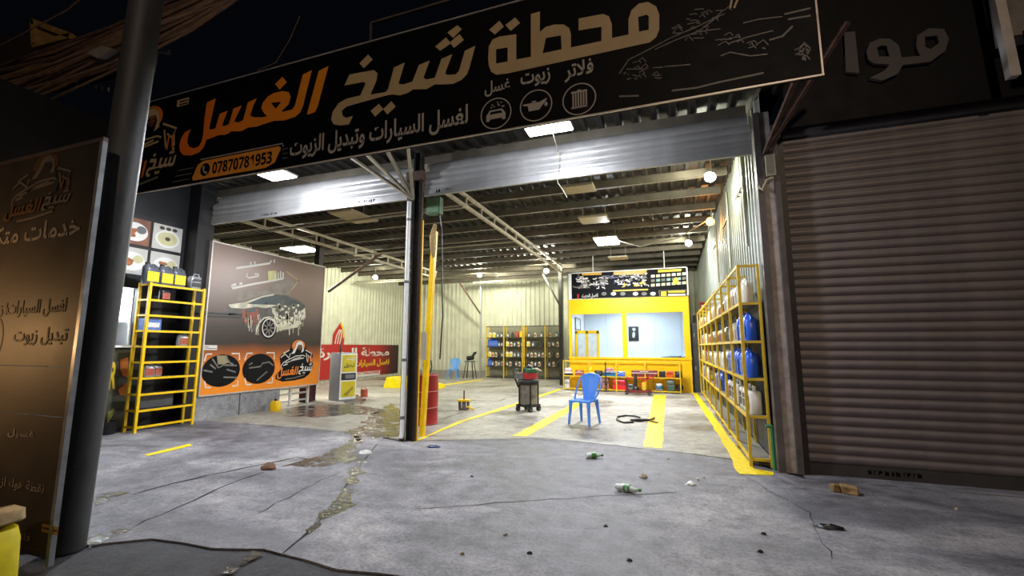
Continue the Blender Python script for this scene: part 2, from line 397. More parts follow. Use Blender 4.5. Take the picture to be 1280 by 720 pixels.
# ------------------------------------------------------------------ sheds: corrugated sheets
def corr(mb, O, U, W, N, L, Hh, pitch=.22, h=.035):
    O, U, W, N = V(O), V(U), V(W), V(N); n = int(L/pitch); vs = []
    us = []
    for i in range(n): us += [(i*pitch, 0), (i*pitch+pitch*.5, 0), (i*pitch+pitch*.62, h), (i*pitch+pitch*.88, h)]
    us.append((n*pitch, 0))
    for u, d in us: vs.append(O+U*u+N*d); vs.append(O+U*u+W*Hh+N*d)
    return mb.add(vs, [(2*i, 2*i+2, 2*i+3, 2*i+1) for i in range(len(us)-1)])
SHEET = M('cream_cladding', '#cfceb8', .5, .1, var=.1, sc=2.5)
SHEETR = M('grey_cladding', '#8f9389', .5, .25, var=.2, sc=2.5)
ROOF = M('roof_sheet', '#37332f', .5, .4, var=.3, sc=2)
mb = MB(); corr(mb, (-13, 19.4, 0), (1, 0, 0), (0, 0, 1), (0, -1, 0), 14.4, 4.7); o = mb.build('wall_back', SHEET, fix=False); tag(o, kind='structure')
p = MB(); p.box(-13, -8.2, 19.3, 19.36, 0, .28); p.build('plinth', M('plinth_concrete', '#9a978c', .8), o)
mb = MB(); corr(mb, (-12.8, 19.4, 0), (0, -1, 0), (0, 0, 1), (1, 0, 0), 13, 4.7); o = mb.build('wall_left', SHEET, fix=False); tag(o, kind='structure')
for z in (1.6, 3.2):
    pass
mb = MB(); corr(mb, (1.22, 6.05, 0), (0, 1, 0), (0, 0, 1), (-1, 0, 0), 13.3, 4.7); o = mb.build('wall_right', SHEETR, fix=False); tag(o, kind='structure')
ceil = MB(); corr(ceil, (-13, 4.66, 4.66), (1, 0, 0), (0, 1, 0), (0, 0, -1), 14.5, 14.9, .25, .04)
ceil = ceil.build('ceiling', ROOF, fix=False); tag(ceil, kind='structure')
pm = MB(); pm.box(-6.95, 6.95, -.03, .03, -.07, .07); pm.box(-6.95, 6.95, -.03, .05, .06, .075); pm.box(-6.95, 6.95, -.03, .05, -.075, -.06)
pme = pm.mesh('purlin', M('purlin_grey', '#6b6355', .6, var=.25, sc=3))
for y in (5.35, 6.3, 7.35, 8.4, 9.45, 10.5, 11.55, 12.6, 13.65, 14.7, 15.75, 16.8, 17.85, 18.9): link('purlin', pme, ceil, (-5.85, y, 4.545))
# ------------------------------------------------------------------ roof trusses and inner columns
def truss(X, y0, y1, zl, zu, label):
    t = thing('roof_truss', label, 'truss', (X, y0, zl), kind='thing')
    for z in (zl, zu):
        m = MB(); m.bar((X, y0, z), (X, y1, z), .06); m.build('chord', BEIGE, t)
    n = int((y1-y0)/.75)
    for i in range(n+1):
        y = y0+.05+(y1-y0-.1)*i/n
        m = MB(); m.bar((X, y, zl), (X, y, zu), .04); m.build('web', BEIGE, t)
    return t
truss(-3.72, 6.15, 16.1, 4.18, 4.4, 'pale ladder-like steel truss running from the central column to the back')
truss(-8.75, 6.6, 15.5, 4.14, 4.38, 'pale ladder-like roof truss above the car poster wall')
t = thing('back_column', 'dark steel column standing beside the yellow office booth', 'column', (-3.8, 16.2, 0), kind='thing')
m = MB(); m.box(-3.87, -3.73, 16.13, 16.27, 0, 4.4); m.build('post', DARK, t)
m = MB(); m.bar((-3.84, 16.2, 2.95), (-4.5, 16.2, 4.2), .06); m.build('brace', DARK, t)
t = thing('pipe_column', 'thin pipe column with a slanted brace before the back wall', 'column', (-8.15, 18.6, 0), kind='thing')
m = MB(); m.tube([(-8.15, 18.6, 0), (-8.15, 18.6, 3.0), (-8.15, 18.6, 4.45)], .035); m.build('post', GAL, t)
m = MB(); m.tube([(-8.15, 18.6, 2.9), (-8.9, 17.9, 4.3)], .04); m.build('brace', RUST, t)
t = thing('hall_column', 'dark square column rising behind the big car poster', 'column', (-8.9, 9.35, 0), kind='thing')
m = MB(); m.box(-8.98, -8.82, 9.27, 9.43, 0, 4.45); m.build('post', DARK, t)
m = MB(); m.bar((-8.75, 9.6, 2.9), (-8.3, 11.4, 4.35), .07); m.build('brace', RUST, t)
m = MB(); m.box(-8.95, -8.73, 9.0, 9.24, 0, .62); tag(m.build('bollard_post', M('maroon_paint', '#4a1717', .6)), 'short maroon steel post under the end of the car poster', 'post')
PIPE = M('grey_pipe', '#a9a48f', .45, .3)
m = MB(); m.tube([(-12.5, 15.2, 4.05), (-8.3, 15.2, 4.05), (-6.0, 15.2, 4.0)], .035); m.tube([(-12.5, 15.3, 4.15), (-6.0, 15.3, 4.1)], .02)
tag(m.build('air_pipe', PIPE), 'thin pale air pipe slung across the hall under the roof', 'pipe')
m = MB(); m.tube([(-8.2, 17.9, 4.25), (-3.9, 17.9, 4.3)], .05); tag(m.build('vent_pipe', PIPE), 'pale horizontal pipe high before the cream back wall', 'pipe')
m = MB(); m.tube([(-8.75, 7.6, 4.1), (-3.72, 7.6, 4.13)], .03); tag(m.build('conduit', PIPE), 'grey conduit crossing the car poster bay just behind its rolled shutter', 'pipe')
m = MB(); m.tube([(-8.75, 10.6, 4.1), (-3.72, 10.6, 4.13)], .03); tag(m.build('conduit', PIPE), 'grey conduit crossing under the roof deep in the car poster bay', 'pipe')
m = MB(); m.bar((-13, 5.2, 4.3), (1.4, 5.2, 4.3), .05, .09); o = m.build('trim_20', RUST); tag(o, kind='structure')

# ------------------------------------------------------------------ central column with its fittings
t = thing('entrance_column', 'dark steel column between the two open bays, with guide rails', 'column', (-3.76, 5.95, 0), kind='thing')
m = MB(); m.box(-3.79, -3.775, 5.9, 6.02, 0, 4.55); m.box(-3.79, -3.66, 5.955, 5.97, 0, 4.55); m.box(-3.675, -3.66, 5.9, 6.02, 0, 4.55); m.build('post', DARK, t)
m = MB(); m.box(-3.9, -3.85, 5.9, 5.98, 0, 4.1); m.build('guide_rail', RUST, t)
m = MB(); m.box(-3.66, -3.635, 5.93, 5.955, 0, 4.1); m.build('guide_rail', RUST, t)
m = MB(); m.box(-3.632, -3.615, 5.95, 5.97, 0, 3.4); m.build('edge_strip', YEL, t)
for a in ((-4.75, 4.72, 4.5), (-4.3, 4.72, 4.5), (-3.75, 4.72, 4.5), (-3.2, 4.72, 4.5)):
    m = MB(); m.bar((-3.78, 5.9, 3.75), a, .045); m.build('brace', BEIGE, t)
m = MB(); m.box(-3.9, -3.6, 5.86, 6.0, 4.05, 4.2); m.build('bracket', RUST, t)
t = thing('drain_pipe', 'white plastic downpipe running down the central column', 'pipe', (-3.825, 5.86, 0))
m = MB(); m.tube([(-3.825, 5.86, 3.7), (-3.825, 5.86, .12), (-3.82, 5.83, .05)], .035, 12); m.build('pipe', WHT, t)
for z in (1.2, 2.4, 3.4, .35): m = MB(); m.lathe((-3.825, 5.86, z), [(.04, -.02), (.04, .02)], 12); m.build('collar', GREY, t)
t = thing('yellow_pole', 'leaning yellow square pole with frayed rope, beside central column', 'pole', (-3.74, 6.3, 0))
m = MB(); m.bar((-3.74, 6.3, 0), (-3.6, 6.3, 3.3), .075); m.build('pole', YEL, t)
m = MB(); m.tube([(-3.6, 6.3, 3.42), (-3.62, 6.27, 3.2), (-3.6, 6.25, 3.0), (-3.6, 6.28, 2.85)], [.03, .06, .05, .02]); m.build('rope', M('rope_tan', '#a98f5f', .9, var=.4, sc=40), t)
t = thing('junction_box', 'small green electrical box under the rolled shutter by the column', 'box', (-3.63, 6.3, 3.6))
m = MB(); m.box(-3.76, -3.5, 6.26, 6.38, 3.6, 3.88); m.build('housing', GREEN, t)
m = MB(); m.box(-3.74, -3.52, 6.25, 6.26, 3.62, 3.86); m.build('lid', M('green_lid', '#6b8a6a', .5), t)
m = MB(); m.tube([(-3.53, 6.34, 3.6), (-3.5, 6.36, 3.3), (-3.48, 6.35, 2.6), (-3.46, 6.37, 1.9), (-3.48, 6.35, 1.2)], .012, 6); m.build('cable', BLK, t)
m = MB(); m.box(-3.62, -3.52, 5.985, 5.99, 1.2, 1.62); tag(m.build('paper_notice', PWHT), 'white paper notice strip fixed on the central column', 'paper')

# ------------------------------------------------------------------ right-hand column
t = thing('shutter_column', 'weathered brown steel column between bottle rack and closed shutter', 'column', (1.28, 5.9, 0), kind='thing')
m = MB(); m.box(1.1, 1.17, 5.88, 6.02, 0, 4.3); m.box(1.28, 1.34, 5.86, 6.02, 0, 4.1); m.build('post', M('column_brown', '#5f5855', .6, .2, var=.3, sc=6), t)
m = MB(); m.box(1.17, 1.28, 5.9, 6.0, 0, 4.3); m.build('web', M('weathered_web', '#b0a49d', .7, var=.35, sc=9), t)
for x in (1.75, 1.5): m = MB(); m.bar((1.2, 5.9, 3.75), (x, 4.72, 4.5), .045); m.build('brace', RUST, t)
m = MB(); m.tube([(1.1, 5.87, 3.35), (1.14, 5.84, 3.28), (1.2, 5.85, 3.4), (1.27, 5.85, 3.42)], .02, 6); m.build('cable', BEIGE, t)
m = MB(); m.box(1.2, 1.3, 5.84, 5.9, 3.45, 3.72); m.build('junction_box', BEIGE, t)

# ------------------------------------------------------------------ roller shutters
def slat_mesh(L, h, mat, depth=.02):
    pr = [(0, 0), (-depth*.7, h*.14), (-depth, h*.4), (-depth*.85, h*.66), (-.004, h*.9), (-.004, h*.97), (0, h)]
    m = MB(); vs = [(x, y, z) for x in (0, L) for y, z in pr]; n = len(pr)
    m.add(vs, [(i, i+n, i+n+1, i+1) for i in range(n-1)], True); return m.mesh('slat', mat)
SHUT = M('shutter_brown_grey', '#766e6e', .5, .25, var=.16, sc=5)
SHUTL = M('shutter_galvanised', '#b8b6b4', .42, .4, var=.12, sc=5)
t = thing('roller_shutter', 'big closed brown-grey roller shutter at the street front', 'shutter', (1.4, 5.98, 0), kind='thing')
sm = slat_mesh(3.6, .1035, SHUT)
for i in range(38): link('slat', sm, t, (0, 0, .12+i*.1035))
m = MB(); m.box(1.38, 5.0, 5.95, 6.0, 0, .12); m.build('bottom_rail', M('rail_grey', '#4b4745', .5, .3), t)
m = MB(); m.box(1.345, 1.415, 5.93, 6.03, 0, 4.1); m.build('guide_rail', DARK, t)
shp = Pl((0, 5.945, 0), (1, 0, 0), (0, 0, 1), (0, -1, 0))
def stencil(x0, x1, z0, z1, parent, d=.004):
    m = MB(); x = x0; rr = random.Random(int(x0*100))
    while x < x1:
        wv = rr.uniform(.015, .04); shp.rect(m, x, x+wv*.4, z0, z1*1.0, d)
        shp.rect(m, x, x+wv, z0+(z1-z0)*rr.choice((0, .4, .75)), z0+(z1-z0)*rr.choice((.85, 1)) if rr.random() < .3 else z0+(z1-z0)*rr.choice((.85, .95)), d+.0005)
        x += wv*1.7
    return tag(m.build('stencil_mark', PBLK, parent), kind='stuff')
stencil(1.95, 2.4, .045, .09, t)
def rolled(x0, x1, z0, label):
    t = thing('roller_shutter', label, 'shutter', (x0, 5.98, z0), kind='thing')
    sm = slat_mesh(x1-x0, .1035, SHUTL)
    for i in range(3): link('slat', sm, t, (0, 0, .1+i*.1035))
    m = MB(); m.box(x0, x1, 5.955, 6.0, z0, z0+.1); m.build('bottom_rail', SHUTL, t); return t
t = rolled(-3.62, 1.08, 3.8, 'rolled-up silver shutter over the bay with the yellow booth'); stencil(-3.4, -3.08, 3.83, 3.885, t, .006-.016)
t = rolled(-8.4, -3.92, 3.78, 'rolled-up silver shutter over the bay with the car poster'); stencil(-4.9, -4.55, 3.81, 3.865, t, -.008); stencil(-7.1, -6.7, 3.81, 3.85, t, -.008)
m = MB(); m.lathe((0, 6.24, 4.28), [(.17, -8.4), (.17, -3.95)], 16, 0); tag(m.build('shutter_drum', SHUTL), 'silver shutter roll above the bay with the car poster', 'shutter drum')
m = MB(); m.lathe((0, 6.24, 4.28), [(.17, -3.6), (.17, 1.08)], 16, 0); tag(m.build('shutter_drum', SHUTL), 'silver shutter roll above the bay with the yellow booth', 'shutter drum')
SWH = M('sign_white', '#b3aba2', .45, var=.04)
# ------------------------------------------------------------------ big storefront sign
SG = Pl((0, 4.6, 0), (1, 0, 0), (0, 0, 1), (0, -1, 0))
SPX = lambda x0, y0, k, pts: [SG.px(*q) for q in zp(x0, y0, k, pts)]
t = thing('storefront_sign', 'huge black storefront sign with orange and cream Arabic lettering', 'sign', (-3.4, 4.65, 3.93))
m = MB(); m.box(-9.25, 1.46, 4.6, 4.66, 3.946, 5.564); m.build('panel', PBLK, t)
FRM = M('sign_frame', '#c9bfb6', .35, .4)
for q in ((-9.27, 1.48, 3.93, 3.945), (-9.27, 1.48, 5.565, 5.58)):
    m = MB(); m.box(q[0], q[1], 4.588, 4.604, q[2], q[3]); m.build('frame_rail', FRM, t)
for x in (-9.26, 1.47): m = MB(); m.box(x-.008, x+.008, 4.588, 4.604, 3.945, 5.565); m.build('frame_rail', FRM, t)
GHASL = [([(278,293),(215,325),(200,430),(190,540),(180,592),(160,626),(125,640),(95,630),(80,600),(86,555),(105,508),(62,530),(37,572),(25,620),(30,662),(55,688),(110,690),(165,667),(195,632),(212,582),(300,548),(345,547),(388,522),(455,522),(500,497),(560,490),(640,463),(680,450),(750,448),(828,422),(862,392),(882,345),(943,98),(880,130),(825,345),(805,372),(740,388),(733,382),(780,338),(797,285),(783,252),(740,244),(685,255),(640,280),(605,320),(592,362),(612,397),(633,418),(600,425),(545,425),(515,413),(538,345),(562,293),(500,322),(466,445),(430,462),(404,455),(458,343),(400,365),(368,472),(335,488),(322,480),(360,380),(305,400),(275,503),(240,512),(232,500)],
          [[(660,325),(730,318),(692,368)]]), ([(1058,70),(990,105),(908,408),(965,390),(983,350)], []), ([(738,145),(770,182),(720,235),(688,195)], [])]
SHEIKH = [([(933,180),(870,210),(835,330),(815,352),(765,355),(752,345),(795,230),(730,258),(690,372),(640,382),(622,372),(660,268),(595,295),(555,395),(500,412),(472,408),(510,280),(445,310),(410,440),(395,458),(305,472),(340,390),(347,345),(325,325),(178,352),(148,418),(262,397),(275,405),(243,478),(160,497),(112,525),(78,575),(68,620),(82,650),(120,658),(175,652),(200,600),(160,612),(138,600),(132,570),(160,545),(245,520),(400,478),(435,472),(480,477),(530,462),(560,442),(640,440),(690,412),(740,412),(800,408),(850,385),(882,352),(897,315)], []),
          ([(290,232),(318,262),(265,315),(238,285)], []), ([(355,528),(382,560),(332,605),(305,570)], []), ([(430,512),(456,545),(405,592),(380,560)], []),
          ([(825,57),(852,80),(800,133),(765,100)], []), ([(757,130),(788,165),(722,210),(692,185)], []), ([(838,110),(865,145),(805,193),(778,160)], [])]
MAHATTA = [([(75,480),(60,440),(55,390),(60,310),(85,265),(130,245),(243,230),(243,398),(340,380),(340,95),(400,78),(400,215),(440,180),(500,165),(560,165),(595,190),(607,230),(607,318),(810,275),(810,180),(658,205),(658,125),(820,95),(860,110),(880,165),(880,255),(990,232),(990,130),(1010,70),(1060,25),(1120,15),(1175,45),(1195,100),(1195,200),(1175,250),(1130,285),(190,490),(110,500)],
            [[(108,330),(185,318),(185,412),(108,425)], [(440,255),(540,238),(545,330),(418,357)], [(1055,115),(1110,100),(1125,110),(1125,200),(1060,213)]]),
           ([(130,140),(160,180),(100,232),(62,200)], []), ([(235,118),(268,155),(205,208),(170,168)], [])]
def word(defs, x0, y0, k):
    return [(SPX(x0, y0, k, a), [SPX(x0, y0, k, h) for h in hs]) for a, hs in defs]
WG = word(GHASL, 220, 70, 5.54); WS = word(SHEIKH, 400, 20, 4.8); WM = word(MAHATTA, 600, 0, 5.333)
def put_word(wd, pl, mat, parent, name, box=None, d=.005, grow=0):
    mb = MB()
    if box:
        us = [q[0] for a, h in wd for q in a]; v_ = [q[1] for a, h in wd for q in a]
        a0, a1, b0, b1 = min(us), max(us), min(v_), max(v_)
        f = lambda q: (box[0]+(q[0]-a0)/(a1-a0)*(box[1]-box[0]), box[2]+(q[1]-b0)/(b1-b0)*(box[3]-box[2]))
    else: f = lambda q: q
    for a, hs in wd: pl.poly(mb, [f(q) for q in a], [[f(q) for q in h] for h in hs], d)
    return mb.build(name, mat, parent)
ORA2 = rampmat('sign_orange', 0, -4.5, 0, [(0, '#ee6622'), (.45, '#f08a22'), (1, '#ea9626')], .45)
put_word(WG, SG, ORA2, t, 'lettering'); put_word(WS, SG, PCRM, t, 'lettering'); put_word(WM, SG, PCRM, t, 'lettering')
def span(a, b): return SG.px(*a), SG.px(*b)
def signtext(s, l, r, h, mat, name='lettering', bold=.02, ar=True, d=.006, pl=SG, shear=0):
    (u0, v0), (u1, v1) = pl.px(*l), pl.px(*r); v = (v0+v1)/2
    return txt(s, name, mat, pl, u0, u1, v-h*.0, v+h, t, d, bold, shear, ar)
(ul, vl), (ur, vr) = span((362, 200), (585, 158))
txt('لغسل السيارات وتبديل الزيوت', 'lettering', SWH, SG, ul, ur, 4.03, 4.36, t, .006, .022)
# phone plate
(pu0, pv0), (pu1, pv1) = span((240, 226), (352, 180))
pz0, pz1 = SG.px(242, 226)[1], SG.px(256, 201)[1]
m = MB(); SG.poly(m, [(pu0, pz0+.05), (pu0+.03, pz0), (pu1-.28, pz0), (pu1-.1, pz0+.06), (pu1, pz1-.04), (pu1-.04, pz1), (pu0+.22, pz1), (pu0+.1, pz1-.05)]); ph = m.build('phone_plate', M('plate_orange', '#f09a3a', .45, var=.06), t)
m = MB(); SG.stroke(m, [(pu0+.15, pz1+.03), (pu1+.02, pz1+.03), (pu1+.04, pz1-.02)], .02); m.build('plate_line', FRM, t)
m = MB(); SG.disc(m, pu0+.28, (pz0+pz1)/2, .105, d=.006); m.build('phone_badge', PBLK, ph)
m = MB(); SG.stroke(m, [(pu0+.24, (pz0+pz1)/2+.06), (pu0+.245, (pz0+pz1)/2-.01), (pu0+.28, (pz0+pz1)/2-.05), (pu0+.33, (pz0+pz1)/2-.055)], [.05, .025, .025, .05], .007); m.build('phone_symbol', SWH, ph)
txt(BD('07870781953'), 'digits', PBLK, SG, pu0+.44, pu1-.16, (pz0+pz1)/2-.095, (pz0+pz1)/2+.095, ph, .007, .01, 0, False)
m = MB()
for k in range(3): SG.stroke(m, [(pu0-.45+k*.05, pz0+.04+k*.09), (pu0-.05+k*.03, pz0+.04+k*.09)], .014); SG.stroke(m, [(pu1+.03, pz0+.1+k*.07), (pu1+.13, pz0+.1+k*.07)], .014)
m.build('speed_lines', PGRY, t)
# three service icons with captions
def icon(cx_, cy_, rx):
    u, v = SG.px(cx_, cy_); r = abs(SG.px(cx_+rx, cy_)[0]-u)
    m = MB(); SG.disc(m, u, v, r, r, .005, 32, .93); ic = m.build('icon_ring', SWH, t); return u, v, r, ic
u, v, r, ic = icon(620, 142, 19.5); m = MB()
SG.poly(m, [(u-.62*r, v-.45*r), (u-.62*r, v-.05*r), (u-.4*r, v+.25*r), (u+.4*r, v+.25*r), (u+.62*r, v-.05*r), (u+.62*r, v-.45*r), (u+.4*r, v-.45*r), (u+.4*r, v-.33*r), (u-.4*r, v-.33*r), (u-.4*r, v-.45*r)], [[(u-.33*r, v+.15*r), (u+.33*r, v+.15*r), (u+.42*r, v-.02*r), (u-.42*r, v-.02*r)]])
for k in range(9): SG.disc(m, u+(R.random()-.5)*r, v+(.38+.35*R.random())*r, .05*r, n=8)
m.build('car_wash_icon', SWH, ic)
u, v, r, ic = icon(670, 132, 20.5); m = MB()
SG.poly(m, [(u-.45*r, v-.3*r), (u-.5*r, v+.05*r), (u-.8*r, v+.1*r), (u-.8*r, v+.2*r), (u-.4*r, v+.2*r), (u+.2*r, v+.18*r), (u+.65*r, v+.35*r), (u+.68*r, v+.27*r), (u+.2*r, v-.3*r)])
SG.rect(m, u-.25*r, u+.02*r, v+.22*r, v+.3*r); SG.disc(m, u+.62*r, v-.02*r, .1*r, .14*r, n=10); m.build('oil_can_icon', SWH, ic)
u, v, r, ic = icon(724, 124, 21.5); m = MB()
for k in range(6): SG.rect(m, u-.4*r+k*.155*r, u-.31*r+k*.155*r, v-.5*r, v+.42*r)
SG.rect(m, u-.47*r, u+.47*r, v+.42*r, v+.53*r); SG.rect(m, u-.47*r, u+.47*r, v-.55*r, v-.45*r); SG.rect(m, u-.1*r, u+.1*r, v+.53*r, v+.6*r); m.build('filter_icon', SWH, ic)
for s, a, b, hh in (('غسل', (606, 122), (638, 112), .2), ('زيوت', (651, 112), (688, 100), .2), ('فلاتر', (706, 104), (742, 92), .24)):
    u0, v0 = SG.px(*a); u1, v1 = SG.px(*b); txt(s, 'lettering', SWH, SG, u0, u1, v0, v0+hh, t, .006, .02)
# pale line drawing of cars at the end of the sign
LN = M('print_line', '#6a6560', .4, var=.4, sc=20)
def px_strokes(pl, parent, mat, lines, wd, name, d=.005, tr=None):
    m = MB()
    for ln in lines: pl.stroke(m, [pl.px(*q) for q in (zp(*tr, ln) if tr else ln)], wd, d)
    return tag(m.build(name, mat, parent), kind='stuff')
def pc(a, k0=(760, 0, 4.267)): return zp(*k0, a)
px_strokes(SG, t, LN, [pc(a) for a in ([(60, 395), (110, 320), (190, 280), (330, 205), (460, 150), (620, 75)], [(100, 370), (200, 370), (330, 355), (440, 345)], [(250, 265), (360, 215), (480, 170), (600, 155)], [(720, 125), (800, 105), (930, 90)], [(600, 300), (650, 280), (760, 300), (850, 290)], [(640, 235), (740, 200), (880, 165)], [(180, 375), (330, 352)], [(480, 170), (560, 110), (610, 60)])], .013, 'car_line_drawing')
px_strokes(SG, t, PGRY, [pc(a) for a in ([(860, 215), (930, 195), (985, 140)], [(340, 485), (470, 470), (600, 438), (830, 390)], [(940, 78), (1080, 45)], [(60, 515), (165, 512)], [(960, 105), (1080, 85)])], .02, 'car_line_drawing')
px_strokes(SG, t, PCRM, [pc(a) for a in ([(650, 50), (660, 0)], [(672, 45), (690, 0)])], .02, 'car_line_drawing')
m = MB()
for k in range(70):
    q = SG.px(*zp(760, 0, 4.267, [R.choice(((R.uniform(80, 250), R.uniform(330, 430)), (R.uniform(400, 620), R.uniform(50, 160)), (R.uniform(560, 850), R.uniform(190, 260)), (R.uniform(990, 1060), R.uniform(255, 320)), (R.uniform(270, 480), R.uniform(150, 220))))])[0])
    a = R.uniform(-.5, .9); l = R.uniform(.02, .09); SG.stroke(m, [q, (q[0]+l*math.cos(a), q[1]+l*math.sin(a)), (q[0]+l*1.3, q[1]-.02)], .011, .006)
tag(m.build('car_line_drawing', LN, t), kind='stuff')
u, v = SG.px(229, 128); m = MB(); SG.rect(m, u-.14, u+.14, v-.06, v+.06, .006); m.build('sticker', PCRM, t)
m = MB(); SG.rect(m, u-.08, u+.12, v+.005, v+.03, .007); SG.rect(m, u-.08, u+.12, v-.045, v-.02, .007); m.build('sticker_text', PBLK, t)

t = thing('roof_frame', 'thin dark metal frame standing up behind the top of the storefront sign', 'frame', (-3, 4.75, 5.57))
fa, fb_, fc = atY(464, 50, 4.75), atY(464, 29, 4.75), atY(640, -16, 4.75)
RF_ = M('frame_dull', '#5c544e', .6, .3)
for p_, q_ in ((V((fa.x, 4.75, 5.5)), fb_), (fb_, V((.9, 4.75, fb_.z))), (V((.9, 4.75, 5.5)), V((.9, 4.75, fb_.z)))): m = MB(); m.bar(p_, q_, .03); m.build('rail', RF_, t)
# ------------------------------------------------------------------ the shop's emblem: man in a headscarf behind a car, name below
def emblem(pl, u0, u1, v0, v1, parent, back=True, mats=(PBLK, PORA, PWHT, PBRN, PGRY), d=.005):
    K, O_, W_, B_, G_ = mats; T = lambda pts: [(u0+(a-688)/330*(u1-u0), v0+(547-b)/377*(v1-v0)) for a, b in pts]; sw = (u1-u0)/330
    def P(pts, mat, name, dd, holes=()): m = MB(); pl.poly(m, T(pts), [T(h) for h in holes], d+dd); return m.build(name, mat, parent)
    def Sx(lines, mat, name, wd, dd):
        m = MB()
        for l in lines: pl.stroke(m, T(l), wd*sw, d+dd)
        tag(m.build(name, mat, parent), kind='stuff')
    if back: parent = P([(690,520),(688,490),(702,470),(730,440),(712,330),(740,298),(795,260),(808,212),(835,180),(870,171),(910,182),(936,220),(945,262),(1000,298),(1012,320),(1002,370),(1016,400),(1016,442),(985,500),(940,532),(850,545),(750,546)], K, 'emblem_back', 0)
    ci = [(870+60*math.cos(k*PI/12), 232+56*math.sin(k*PI/12)) for k in range(24)]; sun = P(ci, O_, 'emblem_sun', .001)
    if not back: parent = sun
    P([(868,183),(845,200),(835,250),(805,300),(800,330),(850,318),(930,330),(925,290),(905,250),(912,215),(893,188)], K, 'emblem_robe', .002)
    P([(870,187),(848,205),(838,250),(808,305),(836,300),(852,262),(868,222),(897,222),(906,250),(896,296),(920,280),(910,212),(892,190)], W_, 'emblem_headscarf', .003)
    P([(864,224),(894,224),(898,250),(886,272),(868,262)], B_, 'emblem_face', .004)
    Sx([[(866,240),(878,238)], [(884,238),(894,240)], [(872,258),(890,258)]], K, 'emblem_features', 4, .005)
    Sx([[(720,335),(755,305),(790,340),(800,300)], [(935,270),(998,305),(985,345),(960,320)], [(740,300),(790,270)], [(945,300),(960,380)], [(990,320),(996,380)]], W_, 'emblem_lines', 7, .004)
    Sx([[(970,330),(965,390)], [(985,330),(990,385)]], O_, 'emblem_lines', 8, .005)
    P([(728,440),(725,412),(742,382),(795,345),(850,322),(915,318),(950,340),(940,400),(860,425)], K, 'emblem_car', .0045)
    Sx([[(728,432),(728,405),(745,380),(795,350),(850,325),(915,320),(935,330)], [(760,385),(830,362),(925,345)], [(745,405),(780,395)], [(800,372),(840,350),(900,335)]], W_, 'emblem_car_lines', 6, .0055)
    put_word(WG, pl, O_, parent, 'emblem_lettering', (T([(697, 520)])[0][0], T([(882, 0)])[0][0], T([(0, 522)])[0][1], T([(0, 415)])[0][1]), d+.007)
    put_word(WS, pl, W_, parent, 'emblem_lettering', (T([(882, 0)])[0][0], T([(1012, 0)])[0][0], T([(0, 495)])[0][1], T([(0, 385)])[0][1]), d+.007)
    Sx([[(768,528),(850,522),(940,503)]], G_, 'emblem_caption', 7, .006)
eu1 = SG.px(221, 215)[0]; eus = SG.px(178, 215)[0]; eu0 = max(-9.2, eu1-(eu1-eus)/.41)
emblem(SG, eu0, eu1, SG.px(205, 233)[1], SG.px(192, 131)[1], t, False, (PBLK, PORA, PCRM, PBRN, PGRY))

# ------------------------------------------------------------------ fascia over the closed shutter and the neighbour's sign
FS = Pl((0, 5.75, 0), (1, 0, 0), (0, 0, 1), (0, -1, 0))
t = thing('fascia_sign', 'dark fascia with grey raised Arabic letters above the closed shutter', 'sign', (3.5, 5.78, 3.98))
m = MB(); m.box(1.42, 6.5, 5.75, 5.83, 3.98, 6.2); m.build('panel', PBLK, t)
FL = M('fascia_letter', '#3d3734', .5, var=.12)
z3 = lambda pts: [FS.px(*q) for q in zp(760, 0, 2.4615, pts)]
for o_, hs in (([(722,108),(755,105),(768,232),(728,228)], []), ([(790,165),(800,140),(830,127),(862,128),(888,148),(897,185),(955,180),(942,150),(944,118),(980,96),(1025,98),(1041,128),(1030,165),(985,198),(900,208),(885,235),(840,255),(800,247),(845,225),(860,206),(815,203),(795,190)], [[(822,155),(835,148),(852,150),(860,182),(828,182)], [(968,122),(1005,118),(1012,140),(985,160),(968,152)]])):
    m = MB(); m.flat([FS.p(*q, .05) for q in z3(o_)], [[FS.p(*q, .05) for q in z3(h)] for h in hs], (0, .045, 0)); m.build('letter', FL, t)
t = thing('neighbour_sign', 'grey edge of the neighbouring shop sign above the shutter', 'sign', (4, 5.6, 4.06))
m = MB(); m.box(3.36, 6.3, 5.5, 5.7, 4.5, 6.6); m.build('panel', M('neighbour_grey', '#7a746e', .7, var=.4, sc=5), t)
m = MB(); m.bar((3.34, 5.5, 4.06), (3.27, 5.5, 6.2), .08); m.build('edge_trim', M('edge_white', '#b8b2aa', .5), t)
m = MB(); m.box(3.46, 6.3, 5.47, 5.5, 4.15, 4.53); m.build('lower_strip', M('neighbour_brown', '#4c3a33', .7), t)

# ------------------------------------------------------------------ notice board at the kerb and the thick round column
NB = Pl((0, 1.84, 0), (1, 0, 0), (0, 0, 1), (0, -1, 0))
t = thing('notice_board', 'tall black notice board with pale frame and faded Arabic lines', 'sign', (-5.3, 1.86, 0))
m = MB()
BRD = M('board_black', '#2d2823', .6, var=.2, sc=3)
for z0, z1 in ((.1, .93), (.935, 1.26), (1.265, 2.86)):
    m = MB(); m.box(-7.2, -3.79, 1.84, 1.856, z0, z1); m.build('panel', BRD, t)
BFR = M('board_frame', '#8d9094', .4, .5, var=.2, sc=12)
for q in ((-3.79, -3.755, .02, 2.86), (-7.25, -7.2, .02, 2.86)): m = MB(); m.box(q[0], q[1], 1.832, 1.862, q[2], q[3]); m.build('frame_rail', BFR, t)
m = MB(); m.box(-7.25, -3.755, 1.832, 1.862, 2.86, 2.89); m.build('frame_rail', M('board_frame_dark', '#5d534d', .5, .4), t)
m = MB(); m.box(-7.2, -3.79, 1.836, 1.86, .06, .1); m.build('frame_rail', DARK, t)
